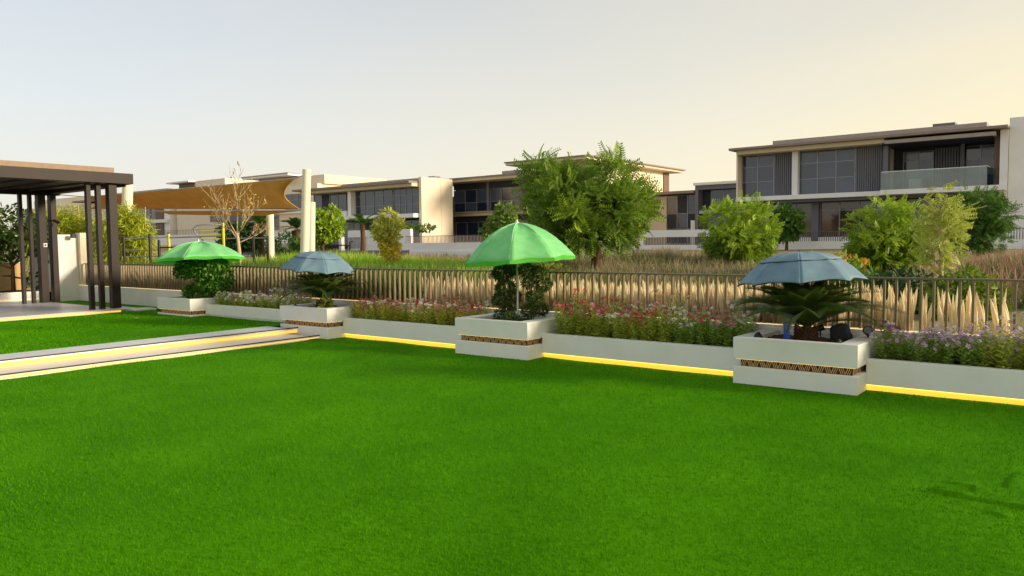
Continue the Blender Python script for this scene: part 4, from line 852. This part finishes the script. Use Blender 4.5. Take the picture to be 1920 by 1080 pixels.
def canopy(par, c, rad, prof, M, n=8, rot=0, tilt=(0, 0), s0=0, s1=1, lift=0, sag=.03, arch=.05, valance=0, name='canopy_panel', scallop=.06, steps=12, wav=.004, lip=None):
    rotm = Matrix.Rotation(tilt[0], 3, 'X') @ Matrix.Rotation(tilt[1], 3, 'Y'); c = Vector(c); m_ = 10
    for k in range(n):
        a0 = rot + 2 * math.pi * k / n; a1 = rot + 2 * math.pi * (k + 1) / n; V, F = [], []
        ph = random.random() * 6
        for i in range(steps + 1):
            s = s0 + (s1 - s0) * i / steps
            for j in range(m_ + 1):
                v_ = j / m_; w_ = 4 * v_ * (1 - v_)
                p = Vector((math.cos(a0), math.sin(a0), 0)) * (1 - v_) + Vector((math.cos(a1), math.sin(a1), 0)) * v_
                p = p * (rad * s * (1 - scallop * w_ * s ** 3)); z = ribs_z(prof, s) * rad - sag * rad * w_ * math.sin(math.pi * min(1, s * .8)) + lift + arch * rad * w_ * s ** 5 + wav * math.sin(11 * s + ph + 7 * v_) * w_
                V.append(c + rotm @ Vector((p.x, p.y, z)))
        for i in range(steps):
            for j in range(m_): F.append((i * (m_ + 1) + j, (i + 1) * (m_ + 1) + j, (i + 1) * (m_ + 1) + j + 1, i * (m_ + 1) + j + 1))
        o = MB().add(V, F).build(name, M, par, 0, True); so = o.modifiers.new('thick', 'SOLIDIFY'); so.thickness = .003
        if valance:
            last = [V[steps * (m_ + 1) + j] for j in range(m_ + 1)]; W = []
            for j, q in enumerate(last): W += [q + Vector((0, 0, .001)), q + Vector((random.uniform(-.006, .006), random.uniform(-.006, .006), -valance * (.75 + .35 * math.sin(math.pi * j / m_))))]
            MB().add(W, [(2 * j, 2 * j + 2, 2 * j + 3, 2 * j + 1) for j in range(m_)]).build('valance', M_GRN2, o, 0, True)
    return rotm
def parasol(label, c, zt, rad, hgt, rot, tilt, z0):
    t = thing('green_parasol', (c[0], c[1], z0), label, 'parasol', 'green parasols over the planters')
    prof = [(s_ / 10, -(hgt / rad) * (.12 * s_ / 10 + .88 * (s_ / 10) ** 2.1)) for s_ in range(11)]
    rm = canopy(t, (c[0], c[1], zt), rad, prof, M_GRN, 8, rot, tilt, sag=.055, valance=.06, wav=.010)
    MB().tube([(c[0], c[1], z0), (c[0], c[1], zt - .01)], .016, 10).build('pole', M_WPOLE, t)
    MB().lathe(c[0], c[1], [(.0, zt + .055), (.012, zt + .05), (.016, zt + .02), (.035, zt + .004), (.04, zt - .02)], 12).build('finial', M_WPOLE, t, 0, True)
    for k in range(8):
        a = rot + 2 * math.pi * k / 8; pts = []
        for i in range(7):
            s = i / 6; v = rm @ Vector((math.cos(a) * rad * s * .985, math.sin(a) * rad * s * .985, ribs_z(prof, s) * rad - .008)); pts.append(v + Vector((c[0], c[1], zt)))
        MB().tube(pts, .0035, 5).build('rib', M_WPOLE, t)
        MB().tube([p_ + Vector((0, 0, .012)) for p_ in pts], .0045, 5).build('seam', M_SEAM, t)
        v = pts[3]; MB().tube([v, (c[0], c[1], zt - hgt * .75)], .003, 5).build('strut', M_WPOLE, t)
parasol('large bright green parasol over the clipped shrubs, third planter from the left', (-7.13, 9.3), 2.0, .85, .56, R(-62), (R(1.5), R(-3.5)), .45)
parasol('far flatter green parasol over the leafy bush beside the pergola', (-16.09, 9.3), 1.80, .99, .40, R(-48), (R(-1), R(-4.5)), .45)
def brolly(label, c, zt, rad, rot, tilt):
    t = thing('blue_umbrella', (c[0], c[1], zt - .9), label, 'umbrella', 'slate blue umbrellas over the palms')
    prof = [(0, 0), (.25, -.015), (.45, -.055), (.62, -.13), (.8, -.27), (1, -.48)]
    rm = canopy(t, (c[0], c[1], zt), rad, prof, M_BLU, 8, rot, tilt, s0=.50, sag=.02, scallop=.05, wav=.006)
    canopy(t, (c[0], c[1], zt), rad, prof, M_BLU, 8, rot, tilt, s1=.64, lift=.016, sag=.012, name='vent_panel', scallop=.10, wav=.003)
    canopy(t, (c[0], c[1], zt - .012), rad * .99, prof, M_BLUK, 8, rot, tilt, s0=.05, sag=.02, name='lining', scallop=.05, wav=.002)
    MB().tube([(c[0], c[1], zt - .85), (c[0], c[1], zt)], .008, 8).build('shaft', M_BLACK, t)
    MB().lathe(c[0], c[1], [(.0, zt + .04), (.006, zt + .037), (.008, zt + .018), (.02, zt + .014)], 10).build('ferrule', M_BLACK, t)
    for k in range(8):
        a = rot + 2 * math.pi * k / 8
        pts = [Vector((c[0], c[1], zt)) + rm @ Vector((math.cos(a) * rad * s, math.sin(a) * rad * s, ribs_z(prof, s) * rad - .016)) for s in (0, .2, .4, .6, .8, .97)]
        rb = MB().tube(pts, .003, 5).build('rib', M_BLACK, t)
        e = Vector((c[0], c[1], zt)) + rm @ Vector((math.cos(a) * rad * .99, math.sin(a) * rad * .99, ribs_z(prof, 1) * rad)); MB().tube([e, e + (e - pts[-2]).normalized() * .014], .005, 6).build('rib_tip', M_BLACK, rb)
brolly('near slate blue umbrella sheltering the palm in the nearest planter', (-2.92, 9.3), 1.545, .73, R(-28), (R(-1), R(-4)))
brolly('far slate blue umbrella over the palm at the head of the steps', (-11.88, 9.3), 1.56, .72, R(-70), (R(-1), R(5)))

# ------------------------------------------------------------------ planting in the planters
L_SAGO = leafmat('leaf_sago', (36, 60, 22), (104, 124, 54), tr=.15, isl=.35, rough=.4)
M_SBARK = mat('sago_trunk', lin((78, 54, 36)), rough=.95, var=.5, scale=24, bump=1, bscale=40)
def sago(label, c, hgt, L, n):
    t = thing('sago_palm', c, label, 'palm', 'sago palms under the blue umbrellas')
    mb = MB().lathe(c[0], c[1], [(.11, c[2] - .06), (.125, c[2] + hgt * .3), (.115, c[2] + hgt * .75), (.06, c[2] + hgt), (0, c[2] + hgt * 1.05)], 14)
    mb.build('trunk', M_SBARK, t, 0, True)
    sc = MB()
    for i in range(90):
        a = i * 2.4; z = c[2] + hgt * (.02 + .95 * i / 90); r_ = .12; p = Vector((c[0] + math.cos(a) * r_ * .9, c[1] + math.sin(a) * r_ * .9, z)); d = Vector((math.cos(a), math.sin(a), 1.1)).normalized()
        sc.tube([p, p + d * .05], [.018, .006], 5)
    sc.build('leaf_bases', M_SBARK, t)
    ms = []
    for k in range(3):
        me = frond_mesh(24, L * (.85 + .12 * k), .36 + .10 * k, .22, .012, .7); me.materials.append(L_SAGO); ms.append(me)
    for k in range(n):
        f_ = k / n; o = link('frond', ms[k % 3], None, t); o.location = (0, 0, hgt * (.92 + .1 * f_))
        o.rotation_euler = (R(random.uniform(-12, 12)), R(-(14 + 56 * f_ + random.uniform(-5, 5))), k * 2.39996)
        q_ = 1.0 - .42 * f_; o.scale = (q_, q_, q_)
sago('sago palm in the nearest planter under the near blue umbrella', (-2.84, 9.34, .47), .20, 1.16, 64)
sago('sago palm in the planter at the head of the steps', (-11.82, 9.34, .47), .18, 1.14, 62)
o = thing('young_leaf_plant', (-11.45, 9.05, .47), 'small yellow-green plant at the foot of the far palm', 'plant'); me = crown_mesh('leaves', [((-11.45, 9.05, .66), (.12, .1, .08)), ((-11.38, 9.05, .60), (.1, .1, .08))], 60, LEAF2, .10, droop=.1); recentre(me, o.location); link('leaves', me, leafmat('leaf_small', (96, 110, 30), (140, 150, 50)), o); MB().tube([(-11.45, 9.05, .44), (-11.44, 9.05, .64)], .008, 6).build('stem', M_BARK, o)
# clipped bush under the far parasol
b0 = (-16.1, 9.35, .45); S = 84.0
L_BUSH = leafmat('leaf_bush', (30, 78, 20), (112, 164, 56), isl=.6, rough=.4)
tree('leafy_bush', 'dense glossy green bush under the far green parasol', b0, px(376, 0, S, [(350, 490, 26, 14, .1), (395, 490, 34, 16, 0), (375, 500, 40, 12, -.1), (412, 512, 22, 20, 0), (340, 505, 18, 8, 0), (395, 528, 30, 16, -.1), (370, 540, 26, 12, 0), (405, 540, 18, 12, .1), (352, 538, 14, 8, 0)], 560), 3800, LEAF2, .09, L_BUSH, .03, cat='shrub', group='shrubs in the planters', shell=.8)
S = 123.0; L_CON = leafmat('leaf_conifer', (28, 52, 18), (96, 118, 48), tr=.12, isl=.6)
tm = (np.array([(0, 0, 0), (.4, .13, .02), (1, 0, 0), (.4, -.13, .02)]), LEAF[1])
tree('clipped_shrub', 'dark clipped shrub in tufts, left of the parasol pole', (-7.30, 9.28, .47), px(948, 0, S, [(938, 502, 19, 14, 0), (955, 496, 13, 11, .05), (944, 529, 19, 11, -.05), (961, 548, 11, 10, .05), (932, 552, 13, 11, 0), (948, 573, 14, 8, .05), (930, 580, 8, 6, 0)], 597), 3400, tm, .062, L_CON, .022, cat='shrub', group='shrubs in the planters', out=1.0, droop=-.1, jitter=.7)
tree('clipped_shrub', 'dark clipped shrub in tufts, right of the parasol pole', (-6.93, 9.36, .47), px(1003, 0, S, [(997, 497, 15, 10, 0), (1020, 501, 11, 9, 0), (999, 520, 12, 8, 0), (1028, 524, 13, 11, .05), (1010, 546, 15, 10, -.05), (1000, 573, 14, 10, 0), (1024, 571, 11, 9, .05)], 597), 3200, tm, .062, L_CON, .02, cat='shrub', group='shrubs in the planters', out=1.0, droop=-.1, jitter=.7)
tree('clipped_shrub', 'low dark tuft of shrub at the front of the parasol planter', (-7.12, 9.1, .47), [(0, .09, .12, .09), (.1, .05, .09, .07)], 600, tm, .05, L_CON, .012, cat='shrub', group='shrubs in the planters', out=1.0, droop=-.1)

# ------------------------------------------------------------------ small things in the planters
t = thing('blue_pipe', (-2.99, 9.1, .46), 'upright blue plastic pipe beside the palm trunk', 'pipe'); M_BPIPE = mat('blue_plastic', lin((20, 72, 168)), rough=.35, var=.08, scale=12)
MB().tube([(-2.99, 9.1, .42), (-2.99, 9.1, .70)], .036, 18).build('pipe_body', M_BPIPE, t, 0, False); MB().tube([(-2.99, 9.1, .70), (-2.99, 9.1, .735)], .043, 18).build('collar', M_BPIPE, t, .003)
bm = bmesh.new(); bmesh.ops.create_icosphere(bm, subdivisions=3, radius=1)
for v in bm.verts:
    n_ = v.co.copy(); k_ = 1 + .10 * math.sin(3.1 * n_.x + 1) * math.cos(2.7 * n_.y) + .06 * math.sin(7 * n_.z + 3 * n_.x); q = Vector((max(-.78, min(.78, n_.x)), max(-.7, min(.7, n_.y)), max(-.6, min(.82, n_.z)))) * k_
    v.co = Vector((q.x * .145 + (q.z * -.02), q.y * .11, q.z * .155))
me = bpy.data.meshes.new('rock_shell'); bm.to_mesh(me); bm.free()
rk = thing('rock_speaker', (-2.52, 9.62, .56), 'dark grey rock-shaped speaker in the nearest planter', 'speaker'); link('rock_shell', me, mat('dark_rock', lin((44, 58, 68)), rough=.8, var=.45, scale=22, bump=1, bscale=30), rk, True)
MB().add([(-2.52 + .085 * math.cos(a) * 1.0, 9.514, .57 + .085 * math.sin(a)) for a in np.linspace(0, 6.283, 20, endpoint=False)], [tuple(range(19, -1, -1))]).build('grille', M_BLACK, rk)
def spot(label, p, ang, s=1.0, lens=False):
    t = thing('spot_light', p, label, 'spot light', 'small garden spot lights'); d = Vector((math.cos(ang) * .9, math.sin(ang) * .9, .42)); q = Vector(p) + Vector((0, 0, .055 * s))
    MB().tube([q - d * .045 * s, q + d * .03 * s, q + d * .04 * s], [.030 * s, .042 * s, .046 * s], 14).build('housing', M_BLACK, t)
    MB().tube([q + d * .041 * s, q + d * .043 * s], .034 * s, 14).build('lens', mat('lens_glass', (.22, .22, .24), rough=.1, var=.1, spec=.8) if lens else mat('lens_dark', (.05, .05, .055), rough=.1, var=.1, spec=.8), t)
    MB().tube([Vector(p) - Vector((0, 0, .05)), q], .009 * s, 8).build('spike', M_BLACK, t)
spot('black spot light in the left corner of the nearest planter', (-3.27, 8.97, .50), 2.6)
spot('black spot light at the front right of the nearest planter', (-2.39, 8.98, .48), 1.7)
spot('black spot light beside the near palm trunk', (-2.70, 9.42, .60), .3)
spot('round black spot light on the right rim of the nearest planter', (-2.22, 9.62, ZT), -1.4, 1.25, True)
spot('small spot light at the front left of the planter at the steps', (-12.2, 8.98, .49), -1.9, .9, True)
spot('small spot light on the back left of the far planter', (-16.78, 9.4, .49), 2.4, 1.1)
for i, (x, y, z, M_, lab) in enumerate(((-16.3, 7.9, ZU + .012, L_DRY, 'pale fallen leaf on the upper lawn before the far planter'), (-15.9, 5.9, ZU + .012, mat('leaf_fallen_dark', lin((40, 50, 20)), rough=.8, var=.3), 'dark fallen leaf on the upper lawn near the steps'))):
    V, F = scatter(*LEAF2, np.array([(x, y, z)]), np.array([(.8, .5, .12)]), np.array([.3]), np.array([.11])); tag(link('fallen_leaf', np_mesh('fallen_leaf', V, F), M_), lab, 'leaf')

# ------------------------------------------------------------------ bedding plants
def plant_meshes(h, seed):
    r_ = np.random.default_rng(seed); ns = 9; P, D, S_ = [], [], []; FP = []
    for s in range(ns):
        a = r_.random() * 6.283; lean = .10 + .22 * r_.random(); hh = h * (.65 + .45 * r_.random()); nl = int(9 + hh * 26)
        b = np.array((math.cos(a), math.sin(a), 0)) * .05 * r_.random(); tip = b + np.array((math.cos(a) * lean * hh * 1.1, math.sin(a) * lean * hh * 1.1, hh))
        for k in range(nl):
            f_ = .08 + .92 * k / nl; p = b + (tip - b) * f_; q = k * 2.4 + s; P.append(p); D.append((math.cos(q), math.sin(q), .35 + .3 * f_)); S_.append(.07 * (1.1 - .45 * f_) * (.8 + .4 * r_.random()))
        FP.append(tip)
    V, F = scatter(*LEAF2, np.array(P), np.array(D), r_.normal(size=len(P)) * .3, np.array(S_)); fo = np_mesh('foliage', V, F)
    pet = (np.array([(0, 0, 0), (.6, .34, .10), (1, .12, .05), (1, -.12, .05), (.6, -.34, .10)]), None)
    pv = [(0, 0, 0)]; PV, PF = [], []
    for k in range(5):
        a = k * 1.2566; c_, s_ = math.cos(a), math.sin(a); b = len(PV)
        for (x, y, z) in ((.05, 0, 0), (.65, .36, .08), (1, .0, .03), (.65, -.36, .08)): PV.append((z, x * c_ - y * s_, x * s_ + y * c_))
        PF.append((b, b + 1, b + 2, b + 3))
    FP2, FD = [], []
    for tip in FP:
        for k in range(1 + int(r_.random() * 3.6)):
            FP2.append(tip + r_.normal(size=3) * (.022, .022, .015) + (0, 0, .008)); FD.append((r_.normal() * .6, r_.normal() * .6 - .35, .8))
    V, F = scatter(np.array(PV), np.array(PF), np.array(FP2), np.array(FD), r_.random(len(FP2)) * 6, .021 + .009 * r_.random(len(FP2)))
    return fo, np_mesh('blossoms', V, F)
PM = {k: [plant_meshes(k / 100, 40 + k + j * 7) for j in range(4)] for k in (26, 34, 42, 54)}
def petal(name, a, b): return mat('petal_' + name, lin(a), rough=.6, spec=.2, col2=lin(b), scale=40, island=.6, trans=.3)
PETAL = {'white': petal('white', (226, 222, 210), (250, 248, 244)), 'red': petal('red', (176, 30, 48), (226, 70, 84)), 'pink': petal('pink', (206, 92, 120), (236, 150, 168)), 'lilac': petal('lilac', (200, 150, 200), (234, 204, 232)), 'purple': petal('purple', (140, 60, 140), (190, 110, 180)), 'rose': petal('rose', (150, 84, 84), (206, 150, 140))}
FO = {'y': leafmat('bed_leaf_yellow', (176, 182, 56), (232, 234, 120), isl=.7, tr=.42), 'g': leafmat('bed_leaf_green', (116, 158, 56), (190, 208, 104), isl=.7, tr=.42), 'm': leafmat('bed_leaf_mixed', (150, 170, 52), (222, 226, 112), isl=.7, tr=.42)}
BEDN = ['bed between the two far planters', 'bed left of large green parasol', 'bed right of large green parasol', 'bed at right edge']
ROWN = ['front row', 'middle row', 'back row']
ONES = 'first second third fourth fifth sixth seventh eighth ninth tenth eleventh twelfth thirteenth fourteenth fifteenth sixteenth seventeenth eighteenth nineteenth twentieth'.split()
def ordinal(i): return ONES[i] if i < 20 else 'twenty-' + ONES[i - 20]
def plantbed(bi, x0, x1, zb, rows, pick):
    for r_i, y in enumerate(rows):
        n = int((x1 - x0) / .155); 
        for i in range(n):
            x = x0 + (i + .5 + random.uniform(-.3, .3)) * (x1 - x0) / n; f_ = (x - x0) / (x1 - x0)
            col, fo, hk = pick(f_, r_i)
            a, b = random.choice(PM[hk]); lab = f'{col}-flowered plant, {ordinal(i)} from left, {ROWN[r_i]}, {BEDN[bi]}'
            t = thing('bedding_plant', (x, y + random.uniform(-.04, .04), zb), lab, 'flower', f'bedding plants, {BEDN[bi]}'); t.rotation_euler = (0, 0, random.random() * 6.28); k_ = random.uniform(.85, 1.12); t.scale = (k_, k_, k_ * random.uniform(.9, 1.1))
            for nm, me, M_ in (('foliage', a, FO[fo]), ('blossoms', b, PETAL[col])):
                o = bpy.data.objects.new(nm, me); COL.objects.link(o); o.parent = t
                if not me.materials: me.materials.append(M_)
                o.material_slots[0].link = 'OBJECT'; o.material_slots[0].material = M_
rc = random.choices
plantbed(0, -15.55, -12.75, .37, (9.37, 9.55, 9.74), lambda f, r: (rc(('white', 'purple'), (5, 5 if f > .55 and r == 2 else 1))[0], 'm', 42 if (f > .6 and r == 2) else 26))
plantbed(1, -11.0, -8.1, .305, (9.37, 9.55, 9.74), lambda f, r: (rc(('rose', 'white', 'red', 'pink'), (5, 3, 1.5, 1.5))[0], 'y', 34 if r < 2 else rc((34, 42), (2, 1))[0]))
plantbed(2, -6.5, -3.62, .305, (9.37, 9.55, 9.74), lambda f, r: (rc(('red', 'white', 'pink', 'rose'), (2 if f > .3 else 3, 5 if f > .35 else 2, 2.5, 2))[0], 'm' if f < .7 else 'g', 42 if r == 0 else rc((42, 54), (3, 1))[0]))
plantbed(3, -2.05, .6, .305, (9.37, 9.55, 9.74), lambda f, r: (rc(('lilac', 'white', 'purple'), (7, 1.5, 1) if f < .4 else (4, 3, 2))[0], 'g' if f < .35 else 'm', 34 if f < .38 else (42 if r < 2 else 54)))
